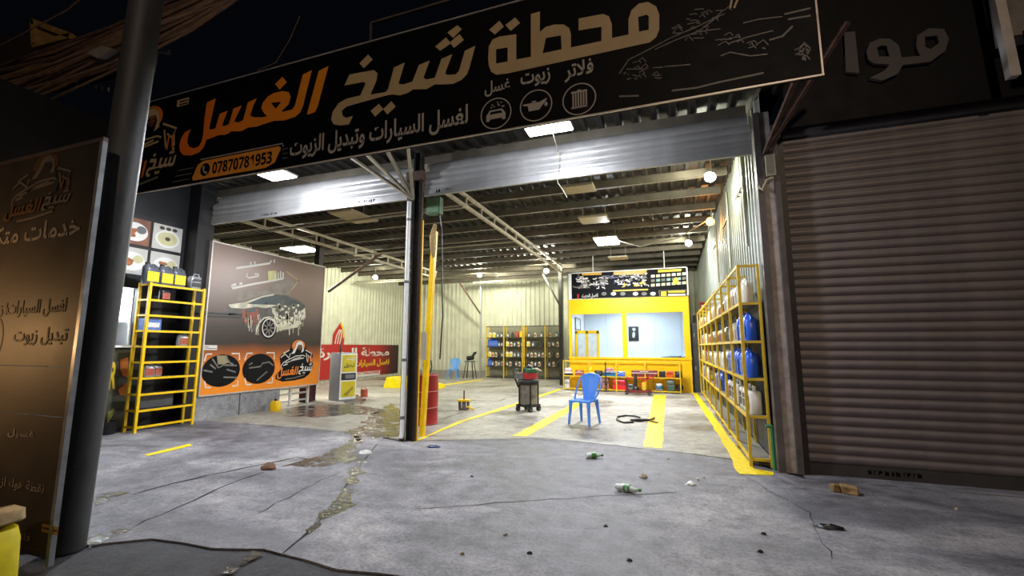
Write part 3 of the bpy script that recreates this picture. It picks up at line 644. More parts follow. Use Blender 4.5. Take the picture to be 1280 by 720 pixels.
DIMW = M('faded_print', '#756e66', .6, var=.25, sc=20); DIMO = M('faded_orange', '#7d4c22', .6, var=.25, sc=20); DIMD = M('worn_print', '#252019', .7)
a, b = NB.px(8, 275), NB.px(85, 192)
emblem(NB, NB.px(5, 270)[0], NB.px(88, 270)[0], NB.px(45, 278)[1], NB.px(55, 193)[1], t, False, (BRD, M('dim_orange', '#50351f', .6), M('dim_white', '#5a534c', .6), BRD, _m['dim_white'] if 'dim_white' in _m else DIMW), .003)
def nbt(s, l, r, h, mat, bold=.02): u0, v0 = NB.px(*l); u1, _ = NB.px(*r); txt(s, 'lettering', mat, NB, u0, u1, v0, v0+h, t, .004, bold)
nbt('خدمات متكاملة', (-38, 312), (100, 290), .15, DIMW)
u0, v0 = NB.px(-20, 398)
nbt('ازيوت', (-40, 400), (8, 398), .12, DIMD); nbt('لغسل السيارات', (8, 398), (82, 392), .13, DIMD); nbt('تبديل زيوت', (16, 432), (84, 425), .13, DIMD)
m = MB(); a = NB.px(2, 424); NB.disc(m, a[0]-.08, a[1], .1, .16, .003, 24, .85); m.build('ring_mark', DIMD, t)
nbt('غسيل', (10, 546), (44, 540), .06, DIMW); nbt('نقطة هواء ازوت', (-14, 607), (56, 610), .08, DIMW, .01); nbt('فلتر', (20, 675), (38, 676), .06, DIMW, .01)
m = MB(); a = NB.px(54, 654); b = NB.px(73, 669); NB.rect(m, a[0], b[0], b[1], a[1], .004); m.build('sticker', M('sticker_tan', '#8a6a42', .6), t)
m = MB(); c_ = (a[1]+b[1])/2; NB.rect(m, a[0]+.01, b[0]-.01, c_-.006, c_+.006, .005); m.build('sticker_text', DIMD, t)
t = thing('round_column', 'thick dark round steel column just behind the notice board', 'column', (-4.03, 2.05, 0), kind='thing')
m = MB(); m.tube([(-4.03, 2.05, 0), (-3.954, 2.05, 2), (-3.855, 2.05, 4.6)], [.11, .109, .108], 28); m.build('post', M('column_charcoal', '#3a3a3b', .6, .2, var=.25, sc=3, bump=.15, bsc=15), t)

# yellow container in the corner of the kerb
t = thing('yellow_container', 'yellow plastic container with worn brown lid in front of notice board', 'container', (-3.74, 1.5, 0), .15)
YC = M('container_yellow', '#d8c410', .5, var=.2, sc=9)
m = MB(); m.loft([(.17, .13, 0), (.18, .14, .04), (.17, .13, .3), (.15, .12, .36)], 20); m.build('body', YC, t, False)
m = MB(); m.loft([(.165, .13, .36), (.175, .14, .37), (.17, .135, .43), (.12, .1, .46)], 20)
m.xf(lambda p: V((p.x, p.y, p.z+(p.x*.22)))); m.build('lid', M('lid_brown', '#a58a5e', .7, var=.4, sc=18), t, False)
m = MB()
for k in range(5): m.lathe((R.uniform(-.02, .13), -.145+R.uniform(-.004, .004), R.uniform(.08, .3)), [(.001, -.03), (.035, 0), (.001, .03)], 10, 1)
m.build('dark_stain', BLK, t, False)

# ------------------------------------------------------------------ car poster wall
PO = Pl((-8.45, 0, 0), (0, 1, 0), (0, 0, 1), (1, 0, 0))
t = thing('car_poster', 'large brown and orange car wash poster on board with foamed car', 'poster', (-8.5, 7.55, .47))
PBG = rampmat('poster_ground', 2, 0, 3, [(0, '#f08c1e'), (.17, '#ee8620'), (.25, '#b05c22'), (.33, '#332c2a'), (.45, '#443b38'), (.62, '#75645c'), (.85, '#957a6b'), (1, '#7d6457')], .3, .06)
y0, y1 = PO.px(258, 400)[0], PO.px(402, 400)[0]
z0, z1 = .475, 3.46
m = MB(); m.box(-8.51, -8.45, y0, y1, z0, z1); m.build('panel', PBG, t)
for q in ((y0-.025, y0, z0-.025, z1+.025), (y1, y1+.025, z0-.025, z1+.025), (y0, y1, z0-.025, z0), (y0, y1, z1, z1+.025)):
    m = MB(); m.box(-8.52, -8.44, q[0], q[1], q[2], q[3]); m.build('frame_rail', FRM, t)
Q1 = lambda pts: [PO.px(*q) for q in zp(240, 290, 3.273, pts)]
Q2 = lambda pts: [PO.px(*q) for q in zp(250, 400, 7.2, pts)]
def pp(pts, mat, name, d, holes=(), Q=Q1): m = MB(); PO.poly(m, Q(pts), [Q(h) for h in holes], d); return m.build(name, mat, t)
def ps(lines, mat, name, wd, d, Q=Q1):
    m = MB()
    for l in lines: PO.stroke(m, Q(l), wd, d)
    return tag(m.build(name, mat, t), kind='stuff')
PFOAM = M('print_foam', '#cfcbb4', .35, var=.35, sc=9); PCAR = M('print_car_body', '#55514e', .35, var=.4, sc=5); PWIN = M('print_window', '#3c4a50', .3, var=.2)
pp([(145,298),(200,288),(240,285),(285,262),(330,256),(385,259),(432,276),(462,300),(466,345),(450,372),(420,395),(350,412),(335,380),(310,352),(285,352),(268,380),(262,410),(215,382),(203,335),(150,340)], PCAR, 'print_car', .002)
pp([(240,288),(290,266),(340,258),(375,262),(360,292),(330,296),(260,297)], PWIN, 'print_car', .003); pp([(385,266),(425,278),(445,300),(400,300),(375,298)], PWIN, 'print_car', .003)
pp([(150,300),(200,290),(250,296),(330,298),(350,300),(300,312),(262,306),(210,314),(160,310)], PFOAM, 'print_foam', .0035)
pp([(205,318),(268,312),(272,340),(262,388),(235,380),(214,372),(205,345)], M('print_grille_red', '#8f4a3a', .35, var=.4, sc=14), 'print_car', .0036)
pp([(215,322),(262,312),(258,326),(218,330)], PWIN, 'print_car', .004)
pp([(320,300),(345,330),(350,350),(420,345),(462,310),(464,350),(430,390),(352,405),(345,360)], PFOAM, 'print_foam', .0032)
dr = []
for k in range(46):
    x = R.uniform(205, 455); y = R.uniform(335, 385); dr.append([(x, y), (x+R.uniform(-2, 2), y+R.uniform(15, 55))])
ps(dr[:32], PFOAM, 'print_drips', .016, .0042); ps(dr[32:], PCAR, 'print_drips', .03, .0042)
m = MB()
for k in range(60):
    q = Q1([(R.uniform(330, 455), R.uniform(300, 375))])[0]; PO.disc(m, q[0], q[1], R.uniform(.02, .05), R.uniform(.02, .06), .0043, 9)
tag(m.build('print_foam', M('print_foam_pale', '#dfdcc4', .35, var=.15), t), kind='stuff')
ps([[(x, 305+R.uniform(0, 15)), (x+2, 360+R.uniform(0, 20))] for x in range(352, 455, 9)], PCAR, 'print_drips', .03, .0041)
wu, wv = Q1([(314, 392)])[0]; wr = abs(Q1([(342, 392)])[0][0]-wu); wh = abs(Q1([(314, 438)])[0][1]-wv)
for rr, mat_, dd in ((1.0, PBLK, .0045), (.86, PWHT, .005), (.74, PBLK, .0055)):
    m = MB(); PO.disc(m, wu, wv, wr*rr*1.15, wh*rr, dd); m.build('print_wheel', mat_, t)
m = MB()
for k in range(9): a = k*2*PI/9; PO.stroke(m, [(wu, wv), (wu+wr*.8*math.cos(a), wv+wh*.72*math.sin(a))], .035, .006)
m.build('print_wheel', PGRY, t)
ps([[(150, 300), (220, 290), (290, 264), (335, 256)], [(262, 420), (264, 395), (275, 370), (295, 352), (318, 348), (338, 362), (348, 390), (348, 410)]], PFOAM, 'print_car_outline', .035, .0052)
pp([(185,285),(187,240),(300,240),(380,180),(430,215),(395,258),(330,254),(285,258)], M('painted_reflection', '#857a6e', .35, var=.25), 'painted_reflection_beam', .0012)  # beam of light reflected in the glossy poster, painted on as colour
pp([(310,160),(345,158),(346,195),(312,200)], M('painted_reflection_yellow', '#cfca8c', .35), 'painted_reflection_patch', .003)  # yellow rectangle of reflected light, painted onto the poster
# headline of the poster (letters too worn to read fully: strokes as they stand)
ps([[(160, 218), (165, 230), (250, 213), (345, 196), (372, 190), (372, 165)], [(160, 218), (180, 214)], [(193, 212), (205, 210)], [(180, 148), (240, 140), (318, 128)]], PWHT, 'headline', .045, .005)
ps([[(226, 168), (222, 182), (232, 188), (272, 180), (272, 172), (255, 172)], [(352, 165), (352, 190)], [(362, 160), (362, 188)], [(340, 168), (340, 192)], [(318, 128), (324, 116)], [(335, 126), (337, 112)], [(240, 135), (240, 122)], [(256, 134), (256, 120)]], PWHT, 'headline', .03, .005)
ps([[(386, 162), (418, 185), (440, 200)], [(440, 192), (405, 238)]], M('print_tan', '#b09a78', .4), 'headline', .04, .005)
ps([[(30, 330), (205, 340)], [(60, 345), (200, 350)]], PDGR, 'print_streak', .04, .002)
for ox, cx_, cy_, rx, ry in ((0, 193, 455, 165, 145), (1, 532, 438, 140, 135)):
    m = MB(); c0 = Q2([(cx_, cy_)])[0]; ru = abs(Q2([(cx_+rx, cy_)])[0][0]-c0[0]); rv = abs(Q2([(cx_, cy_+ry)])[0][1]-c0[1])
    PO.disc(m, c0[0], c0[1], ru, rv, .003, 36); pdk = m.build('photo_disc', PBLK, t)
    ps([[(cx_-rx+10, cy_-ry+60), (cx_-rx+30, cy_-ry-2), (cx_-rx+80, cy_-ry-4)], [(cx_+rx-75, cy_-ry-8), (cx_+rx-5, cy_-ry-8), (cx_+rx-4, cy_-ry+50)], [(cx_-rx+10, cy_+ry-50), (cx_-rx+22, cy_+ry+8), (cx_-rx+70, cy_+ry+8)], [(cx_+rx-70, cy_+ry-5), (cx_+rx-22, cy_+ry-10), (cx_+rx-20, cy_+ry-60)]], PWHT, 'photo_bracket', .03, .0035, Q2)
pp([(150,320),(240,320),(262,380),(215,398),(160,400)], M('print_leather', '#8f8468', .4), 'photo_detail', .004, (), Q2)
ps([[(110, 350), (165, 430), (210, 405), (330, 410)], [(230, 330), (268, 385), (300, 400)], [(30, 452), (110, 468)], [(210, 515), (335, 518)], [(240, 445), (320, 470)], [(90, 400), (140, 440)]], PGRY, 'photo_detail', .03, .0045, Q2)
ps([[(440, 432), (545, 418), (560, 390), (620, 378), (660, 410)], [(510, 545), (560, 500), (605, 462)], [(440, 405), (470, 385)]], PGRY, 'photo_detail', .03, .0045, Q2)
pp([(28,225),(155,228),(150,272),(25,268)], PWHT, 'sticker', .004, (), Q2); ps([[(35, 240), (80, 241)], [(40, 255), (145, 258)]], PGRY, 'sticker_text', .015, .005, Q2)
e0, e1 = Q2([(688, 360)])[0], Q2([(1018, 360)])[0]
emblem(PO, e0[0], e1[0], Q2([(850, 545)])[0][1], Q2([(870, 172)])[0][1], t, True)
# low concrete wall under the poster, made of blocks
t = thing('concrete_plinth', 'low grey concrete wall of two blocks under the car poster', 'wall', (-8.55, 6.9, 0), kind='thing')
CB = concrete('concrete_block', '#77767a', '#8d8c8e', '#a5a3a0', .6, .9, .3)
for a, b in ((6.02, 6.93), (6.96, 7.95)): m = MB(); m.box(-8.62, -8.47, a, b, 0, .44); m.build('block', CB, t)
t = thing('metal_stand', 'white metal frame stand showing under the end of the poster', 'stand', (-8.7, 8.5, 0))
for y in (8.05, 8.45, 9.0): m = MB(); m.bar((-8.68, y, 0), (-8.68, y, .43), .05); m.build('leg', WHT, t)
for z in (.1, .27, .4): m = MB(); m.bar((-8.68, 8.05, z), (-8.68, 9.0, z), .04); m.build('rail', GAL, t)
t = thing('yellow_canister', 'small yellow canister at the end of the low concrete wall', 'canister', (-8.22, 7.62, 0), .2)
m = MB(); m.loft([(.1, .08, 0), (.105, .085, .02), (.105, .085, .17), (.06, .05, .22)], 14); m.build('body', YEL, t, False)
m = MB(); m.lathe((0, 0, .22), [(.03, 0), (.03, .04)], 10); m.build('cap', BLK, t, False)

# ------------------------------------------------------------------ red banner at the side wall
RB = Pl((-12.72, 0, 0), (0, 1, 0), (0, 0, 1), (1, 0, 0))
t = thing('red_banner', 'red banner board with Arabic lettering leaning on the cream wall', 'banner', (-12.74, 16, .1))
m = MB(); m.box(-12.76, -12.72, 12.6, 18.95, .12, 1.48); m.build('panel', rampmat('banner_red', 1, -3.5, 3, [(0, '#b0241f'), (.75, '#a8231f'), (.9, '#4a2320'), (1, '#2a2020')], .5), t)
def rbt(s, l, r, h, mat, bold=.03, ar=True): u0, v0 = RB.px(*l); u1, _ = RB.px(*r); txt(s, 'lettering', mat, RB, u0, u1, v0, v0+h, t, .005, bold, 0, ar)
rbt('محطة البصرة', (397, 451), (486, 451), .5, PWHT); rbt('لغسل السيارات وتبديل', (418, 462), (486, 458), .34, PYEL)
a, b = RB.px(433, 471), RB.px(475, 463); zc = RB.px(460, 467)[1]
m = MB(); RB.rect(m, RB.px(444, 467)[0], b[0], zc-.11, zc+.11, .004); m.build('phone_plate', PWHT, t)
rbt(BD('07708425960'), (447, 469), (474, 467), .14, PRED, .01, False)
m = MB(); c_ = RB.px(440, 468); RB.stroke(m, [(c_[0]-.08, zc+.1), (c_[0]-.05, zc-.02), (c_[0]+.1, zc-.08)], [.08, .05, .08], .006); m.build('phone_symbol', PWHT, t)
t = thing('flame_emblem', 'red flame-shaped cutout with yellow edge above the red banner', 'sign', (-12.74, 15, 1.48))
fl = [(416,432),(417,418),(422,410),(427,403),(430,410),(431,420),(430,432)]
m = MB(); m.flat([RB.p(*RB.px(*q), -.02) for q in fl], depth=(-.02, 0, 0)); m.build('cutout', PRED, t)
m = MB(); RB.poly(m, [RB.px(*q) for q in [(426,405),(427.5,403),(430.5,411),(431,420),(429,424),(429,413)]], (), -.015); m.build('edge', PYEL, t)
m = MB()
for k in range(3): RB.stroke(m, [RB.px(419+k*3, 430), RB.px(421+k*3, 420), RB.px(425+k*1.5, 412)], .05, -.015)
m.build('stripe', PWHT, t)
t = thing('dispenser_cabinet', 'grey and yellow dispenser cabinet with dark band and Arabic lettering', 'cabinet', (-8.25, 9.75, 0), 1.25)
m = MB(); m.loft([(.24, .26, 0), (.25, .27, .04), (.25, .27, 1.2), (.24, .26, 1.24)], 20, 9); m.build('body', M('cabinet_grey', '#8f9094', .45, var=.08), t, False)
def cf(x0, x1, z0, z1, mat, name, d=.005): m = MB(); m.box(x0, x1, -.27-d, -.26, z0, z1); m.build(name, mat, t, False)
cf(-.235, .235, .04, 1.22, WHT, 'front_frame'); cf(-.2, .2, .1, .5, M('cabinet_yellow', '#c9b61c', .45, var=.12), 'panel', .012); cf(-.2, .2, .74, 1.18, _m['cabinet_yellow'], 'panel', .012)
cf(-.21, .21, .53, .71, BLK, 'dark_band', .012); cf(-.1, .17, .57, .67, GREY, 'display', .016)
_rz = Matrix.Rotation(1.25, 3, 'Z'); CP = Pl(t.location+_rz @ V((0, -.286, 0)), _rz @ V((1, 0, 0)), (0, 0, 1), _rz @ V((0, -1, 0)))
txt('زيت', 'lettering', PWHT, CP, -.08, .14, 1.02, 1.14, t, .003, .03); txt('تبديل', 'lettering', BLK, CP, -.15, .16, .84, .97, t, .003, .02)
m = MB(); CP.poly(m, [(-.15, .15), (.12, .36), (.14, .3), (-.02, .14)], (), .003); m.build('worn_mark', M('worn_olive', '#8d8320', .5), t)
m = MB(); m.lathe((-.1, 0, 1.24), [(.025, 0), (.025, .18), (.012, .2), (.012, .3)], 10); m.build('pipe_stub', BLK, t, False)
# ------------------------------------------------------------------ bottle and can prototypes (face looks along -y)
def lab(mb, w, y, z0, z1): return mb.box(-w, w, y-.003, y, z0, z1)
def proto_jug(name, label, w, d, h, body, cap, paper, cat='jug', group=None):
    """squared oil jug with an offset neck and a moulded handle"""
    t = thing(name, label, cat, group=group); W, D = w/2, d/2
    m = MB(); m.loft([(W*.95, D*.92, 0), (W, D, h*.03), (W, D, h*.66), (W*.8, D*.85, h*.8, -W*.18), (W*.3, D*.45, h*.88, -W*.5), (W*.24, D*.4, h*.93, -W*.5)], 12)
    m.tube([(-W*.25, 0, h*.86), (W*.3, 0, h*.93), (W*.72, 0, h*.84), (W*.9, 0, h*.62)], W*.16, 6); m.build('body', body, t, False)
    m = MB(); m.lathe((-W*.5, 0, h*.92), [(W*.28, 0), (W*.28, h*.08)], 10); m.build('cap', cap, t, False)
    m = MB(); lab(m, W*.74, -D, h*.12, h*.58); m.build('label', paper, t, False)
    return Proto(t)
def proto_bottle(name, label, r, h, body, cap, paper, cat='bottle', group=None):
    t = thing(name, label, cat, group=group)
    m = MB(); m.loft([(r*.95, r*.62, 0), (r, r*.66, h*.03), (r, r*.66, h*.62), (r*.75, r*.55, h*.76), (r*.3, r*.3, h*.85), (r*.28, r*.28, h*.9)], 12, 2.6); m.build('body', body, t, False)
    m = MB(); m.lathe((0, 0, h*.89), [(r*.36, 0), (r*.34, h*.1)], 9); m.build('cap', cap, t, False)
    m = MB(); lab(m, r*.7, -r*.66, h*.15, h*.55); m.build('label', paper, t, False)
    return Proto(t)
def proto_can(name, label, w, d, h, body, cap, paper, cat='canister', group=None):
    """jerrycan: squared body with a loop handle across the top"""
    t = thing(name, label, cat, group=group); W, D = w/2, d/2
    m = MB(); m.loft([(W*.94, D*.94, 0), (W, D, h*.03), (W, D, h*.72), (W*.86, D*.86, h*.79)], 14, 5)
    m.tube([(W*.78, 0, h*.76), (W*.74, 0, h*.95), (-W*.1, 0, h*.97), (-W*.3, 0, h*.77)], W*.13, 6); m.build('body', body, t, False)
    m = MB(); m.lathe((-W*.6, 0, h*.77), [(W*.24, 0), (W*.24, h*.1)], 10); m.build('cap', cap, t, False)
    m = MB(); lab(m, W*.8, -D, h*.14, h*.42); lab(m, W*.8, -D, h*.47, h*.64); m.build('label', paper, t, False)
    return Proto(t)
JW = M('jug_white', '#e2e0da', .35, var=.05); JB = M('jug_blue', '#2f62dc', .3, var=.08); JG = M('jug_slate', '#5b5f68', .35, var=.1); JS = M('jug_silver', '#b4b5b8', .3, .4, var=.08)
JY = M('jug_amber', '#cfa83c', .35, var=.1); JK = M('jug_black', '#202124', .35); JC = M('jug_cream', '#d9cfae', .4, var=.08); JR = M('jug_red', '#b4332a', .35)
LABY = M('label_yellow', '#e8d11c', .4, var=.2, sc=25); LABW = M('label_mixed_white', '#d8d6d2', .4, var=.35, sc=45); LABB = M('label_mixed_blue', '#5a76b8', .4, var=.5, sc=35); LABR = M('label_mixed_red', '#a8503c', .4, var=.5, sc=35); LABK = M('label_dark', '#3a3a3d', .4, var=.5, sc=40)

# ------------------------------------------------------------------ yellow ladder rack on the street side
XF, XB, RY0, RY1 = -8.24, -8.5, 4.91, 5.83
t = thing('ladder_rack', 'tall yellow ladder-like bottle rack standing before the food pictures', 'rack', (-8.37, 5.43, 0))
for x, y in ((XF, RY0), (XF, RY1), (XB, RY0), (XB, RY1)): m = MB(); m.box(x-.02, x+.02, y-.02, y+.02, 0, 2.48); m.build('post', YEL, t)
LV = [2.46-.262*i for i in range(10)]
for z in LV:
    m = MB(); m.box(XF-.012, XF+.012, RY0, RY1, z-.035, z); m.build('rail', YEL, t)
    m = MB(); m.box(XB, XF, RY0-.012, RY0+.012, z-.03, z); m.build('rail', YEL, t)
for z in LV[:-1]:
    m = MB(); m.box(XB, XF-.013, RY0+.02, RY1-.02, z-.012, z-.002); m.build('shelf', BLK, t)
def ypx(px, X, z):
    lo, hi = 3, 9
    for _ in range(40):
        mid = (lo+hi)/2; d = V((X, mid, z))-CAM; xx = 640+F*d.dot(RX)/d.dot(RF)
        lo, hi = (mid, hi) if xx < px else (lo, mid)
    return lo
jg = proto_jug('oil_can', 'x', .25, .15, .37, JG, JK, LABY, 'oil can')
for px, lb in ((187, 'slate oil can with yellow label, end of rack top over the plant pot'), (205, 'dark slate oil can with yellow label, second along the ladder rack top'), (221, 'grey oil can with yellow label, third along the ladder rack top')):
    jg.place((-8.37, ypx(px, -8.37, 2.46), 2.46), PI/2, lb, 'oil cans on the ladder rack top')
proto_can('oil_can', 'x', .2, .13, .3, JS, JK, LABK, 'oil can').place((-8.37, ypx(242, -8.37, 2.46), 2.46), PI/2, 'silver canister with loop handle at the poster end of the rack top')
proto_jug('oil_jug', 'x', .17, .1, .23, JK, JR, LABR).place((-8.35, ypx(205, -8.35, 2.2), LV[1]), PI/2, 'small black jug with reddish label, on the rack just below the top cans')
m = MB(); y = ypx(186, -8.37, 1.6); m.box(-8.46, -8.29, y-.13, y+.13, 0, .2); o = m.build('product_box', LABB); o.location.z = LV[3]
tag(o, 'blue and white box on the yellow ladder rack', 'box')
m = MB(); m.box(-8.289, -8.285, y-.1, y+.1, .05, .13); m.build('label', LABW, o, False)
pj = proto_jug('oil_jug', 'x', .18, .11, .24, JS, JR, LABR)
pj.place((-8.35, ypx(227, -8.35, 1.4), LV[4]), PI/2, 'grey jug with red label alone midway up the ladder rack')
pj.place((-8.35, ypx(184, -8.35, .87), LV[6]), PI/2, 'silver jug lower on the ladder rack, above the grey board')
pj.place((-8.4, ypx(194, -8.4, .87), LV[6]), PI/2+.3, 'silver jug lower on the ladder rack, tucked beside another one')
m = MB(); m.box(-8.47, -8.45, 5.05, 5.6, LV[8], LV[8]+.22); tag(m.build('grey_board', GREY), 'grey board leaning low on the ladder rack', 'board')

# ------------------------------------------------------------------ kiosk wall with food pictures
KW = M('kiosk_black', '#17171a', .5, var=.2)
kw = MB()
kw.box(-8.95, -8.85, 2.9, 5.8, 2.42, 5.2); kw.box(-8.95, -8.85, 5.1, 5.8, 0, 2.42); kw.box(-8.95, -8.85, 2.9, 4.2, 0, 2.42); kw.box(-8.95, -8.85, 4.2, 5.1, 0, 1.38)
o = kw.build('wall_kiosk', KW); tag(o, kind='structure')
m = MB(); m.box(-9.0, -8.53, 5.8, 6.12, 0, 5.2); tag(m.build('wall_pillar', KW), kind='structure')
FP = Pl((-8.85, 0, 0), (0, 1, 0), (0, 0, 1), (1, 0, 0))
CARD = M('picture_card', '#cfcdc6', .35, var=.08); PLATE = M('print_plate', '#f0efea', .3, var=.04); CREAMF = M('print_soup', '#d7d2a2', .35, var=.1); FOODB = M('print_food', '#a9662f', .35, var=.5, sc=30); FOODD = M('print_sauce', '#43362c', .35)
def menu(label, y0, y1, z0, z1, mode):
    t = thing('menu_picture', label, 'picture', (-8.85, (y0+y1)/2, z0), group='food pictures on the kiosk wall')
    m = MB(); m.box(-8.85, -8.83, y0, y1, z0, z1); m.build('card', CARD if mode != 0 else M('picture_brown', '#8b5a45', .35, var=.3, sc=4), t)
    w, h = y1-y0, z1-z0
    def disc(u, v, a, b, mat, d, nm): m = MB(); FP.disc(m, y0+u*w, z0+v*h, a*w, b*h, d+.02); m.build(nm, mat, t)
    if mode == 1:
        disc(.5, .45, .42, .36, PLATE, .002, 'print_plate'); disc(.5, .45, .34, .27, CREAMF, .003, 'print_soup'); disc(.5, .45, .09, .08, FOODD, .004, 'print_garnish')
        for u in (.28, .5, .72): disc(u, .86, .09, .07, FOODD, .003, 'print_bowl')
    else:
        disc(.52, .48, .42, .36, PLATE, .002, 'print_plate'); disc(.72, .58, .16, .15, GREY if mode == 0 else CREAMF, .003, 'print_bowl')
        for k in range(9): disc(.3+.22*R.random(), .3+.3*R.random(), .07+.05*R.random(), .05+.05*R.random(), FOODB if k % 3 else M('print_pepper', '#c0562c', .35), .003+k*.0003, 'print_food')
menu('food picture of fried pieces on a plate against brown', 4.66, 5.16, 3.19, 3.66, 0)
menu('food picture of a soup plate with three small sauce bowls', 5.21, 5.72, 3.19, 3.66, 1)
menu('food picture of a wrapped meal on a plate, below the fried pieces picture', 4.66, 5.16, 2.66, 3.13, 2)
menu('food picture of a pale dish, below the soup plate picture', 5.21, 5.72, 2.66, 3.13, 3)
# lit serving hatch
t = thing('display_fridge', 'brightly lit display behind the ladder rack with packs on its shelves', 'display', (-9.4, 4.65, 0))
FW = M('fridge_white', '#e9ecec', .4, var=.04)
for q in ((-9.75, -9.7, 4.15, 5.15, .5, 2.5), (-9.7, -9.0, 5.1, 5.15, .5, 2.5), (-9.7, -9.0, 4.15, 4.2, .5, 2.5), (-9.75, -9.0, 4.15, 5.15, 2.5, 2.55), (-9.75, -9.0, 4.15, 5.15, 1.36, 1.4), (-9.7, -9.05, 4.2, 5.1, 1.82, 1.84)):
    m = MB(); m.box(*q); m.build('panel', FW, t)
m = MB(); m.box(-9.75, -9.0, 4.15, 5.15, 0, .5); m.build('base', BLK, t)
m = MB(); m.tube([(-9.05, 4.25, 2.44), (-9.05, 5.05, 2.44)], .03, 10); m.build('lamp_tube', M('tube_light', '#f4fbff', emit=14), t)
light('AREA', 'kiosk_light', (-9.15, 4.65, 2.42), (-9.3, 4.65, 1), 34, (.9, .97, 1), .7, .1)
pk = proto_bottle('drink_bottle', 'x', .05, .28, JB, JW, LABB, group='packs in the lit display')
for k, (x, y, z) in enumerate(((-9.3, 4.4, 1.4), (-9.3, 4.55, 1.4), (-9.25, 4.72, 1.4), (-9.3, 4.9, 1.4), (-9.3, 4.45, 1.84), (-9.25, 4.65, 1.84), (-9.3, 4.85, 1.84))):
    pk.place((x, y, z), PI/2, 'blue and white bottle on the %s shelf of the lit display, %s along' % ('lower' if z < 1.5 else 'upper', ORD[k % 4]))
t = thing('letter_board', 'kiosk counter front with big yellow and orange letters', 'counter', (-8.8, 4.65, 0))
m = MB(); m.box(-8.85, -8.8, 4.0, 5.1, .05, 1.36); m.build('board', M('counter_green_grey', '#4c4b38', .6, var=.3, sc=6), t)
m = MB(); m.box(-9.0, -8.7, 4.0, 5.1, 1.382, 1.42); m.build('worktop', FW, t)
CF = Pl((-8.8, 0, 0), (0, 1, 0), (0, 0, 1), (1, 0, 0))
u0, v0 = CF.px(134, 487); u1, v1 = CF.px(148, 452); txt('R', 'lettering', PYEL, CF, u0, u1, v0, v1, t, .006, .04, 0, False)
m = MB()
for q in ([(150, 450), (160, 446), (160, 472), (153, 470), (150, 462)], [(147, 487), (159, 478), (160, 494), (150, 494)]): CF.poly(m, [CF.px(*a) for a in q], (), .006)
tag(m.build('lettering', PORA, t), kind='stuff')
t = thing('potted_plant', 'small plant in a dark round pot beside the foot of the ladder rack', 'plant', (-8.6, 4.72, 0))
m = MB(); m.lathe((0, 0, 0), [(.11, 0), (.15, .18), (.16, .2), (.13, .2), (.12, .16), (0, .16)], 16); m.build('pot', BLK, t, False)
LEAF = M('leaf_olive', '#7b7a3e', .5, var=.3)
for k in range(11):
    a = k*2.4; l = R.uniform(.14, .26); dx, dy = math.cos(a)*.09, math.sin(a)*.09; nx, ny = -math.sin(a)*.022, math.cos(a)*.022
    m = MB(); m.add([(0, 0, .16), (dx*.5+nx, dy*.5+ny, .16+l*.6), (dx, dy, .16+l), (dx*.5-nx, dy*.5-ny, .16+l*.6)], [(0, 1, 2, 3)]); m.build('leaf', LEAF, t, False)

# ------------------------------------------------------------------ long yellow rack at the side wall of the right-hand bay
PYS = [6.08, 7.09, 8.07, 9.16, 10.23, 11.3, 12.4, 13.6, 14.75]; PZ = [.1, .59, 1.03, 1.48, 1.95, 2.42]
t = thing('bottle_rack', 'long yellow steel rack of oil bottles along the grey side wall', 'rack', (.97, 10.4, 0))
YR = M('rack_yellow', '#d9b42c', .45, var=.15, sc=12)
for i, y in enumerate(PYS):
    dz = .0 if i == 0 else .03
    m = MB(); m.box(.83, .865, y-.018, y+.018, 0, 2.42+dz); m.build('post', YR, t)
    m = MB(); m.box(1.05, 1.08, y-.015, y+.015, 0, 2.42); m.build('post', YR, t)
    for z in PZ: m = MB(); m.box(.86, 1.05, y-.012, y+.012, z-.035, z-.005); m.build('rail', YR, t)
SHF = M('shelf_grey', '#8a877a', .5, .2)
for a, b in zip(PYS, PYS[1:]):
    for z in PZ:
        m = MB(); m.box(.835, .86, a+.018, b-.018, z-.035, z-.0); m.build('rail', YR, t)
        if z < 2: m = MB(); m.box(.86, 1.08, a+.013, b-.013, z-.014, z-.004); m.build('shelf', SHF, t)
m = MB(); m.box(1.09, 1.1, 6.08, 14.75, .1, 1.95); m.build('back_panel', M('rack_back', '#2c3034', .6), t)
kinds = {
 'white': proto_jug('oil_jug', 'x', .18, .15, .33, JW, JW, LABW, group='jugs on the long yellow rack'),
 'blue': proto_jug('oil_jug', 'x', .17, .15, .36, JB, JB, LABB, group='jugs on the long yellow rack'),
 'silver': proto_can('oil_can', 'x', .21, .15, .34, JW, JK, LABK, 'canister', 'canisters on the long yellow rack'),
 'amber': proto_bottle('oil_bottle', 'x', .06, .27, JY, JK, LABR, group='bottles on the long yellow rack'),
 'cream': proto_bottle('oil_bottle', 'x', .06, .28, JC, JW, LABW, group='bottles on the long yellow rack'),
 'dark': proto_bottle('oil_bottle', 'x', .06, .28, JK, JR, LABY, group='bottles on the long yellow rack'),
 'grey': proto_jug('oil_jug', 'x', .18, .14, .28, JS, JK, LABR, group='jugs on the long yellow rack'),
}
NOUN = {'white': 'white jug', 'blue': 'blue jug', 'silver': 'white banded canister', 'amber': 'amber bottle', 'cream': 'cream bottle', 'dark': 'black bottle', 'grey': 'silver jug'}
SHN = {5: 'top', 4: 'top stocked', 3: 'second stocked', 2: 'third stocked', 1: 'lowest stocked'}
plan = {4: ['white', 'white', 'grey', 'cream', 'white', 'cream', 'grey', 'white'], 3: ['blue', 'cream', 'grey', 'amber', 'grey', 'amber', 'cream', 'grey'],
        2: ['blue', 'blue', 'white', 'cream', 'cream', 'grey', 'dark', 'cream'], 1: ['silver', 'silver', 'grey', 'blue', 'amber', 'dark', 'cream', 'grey']}
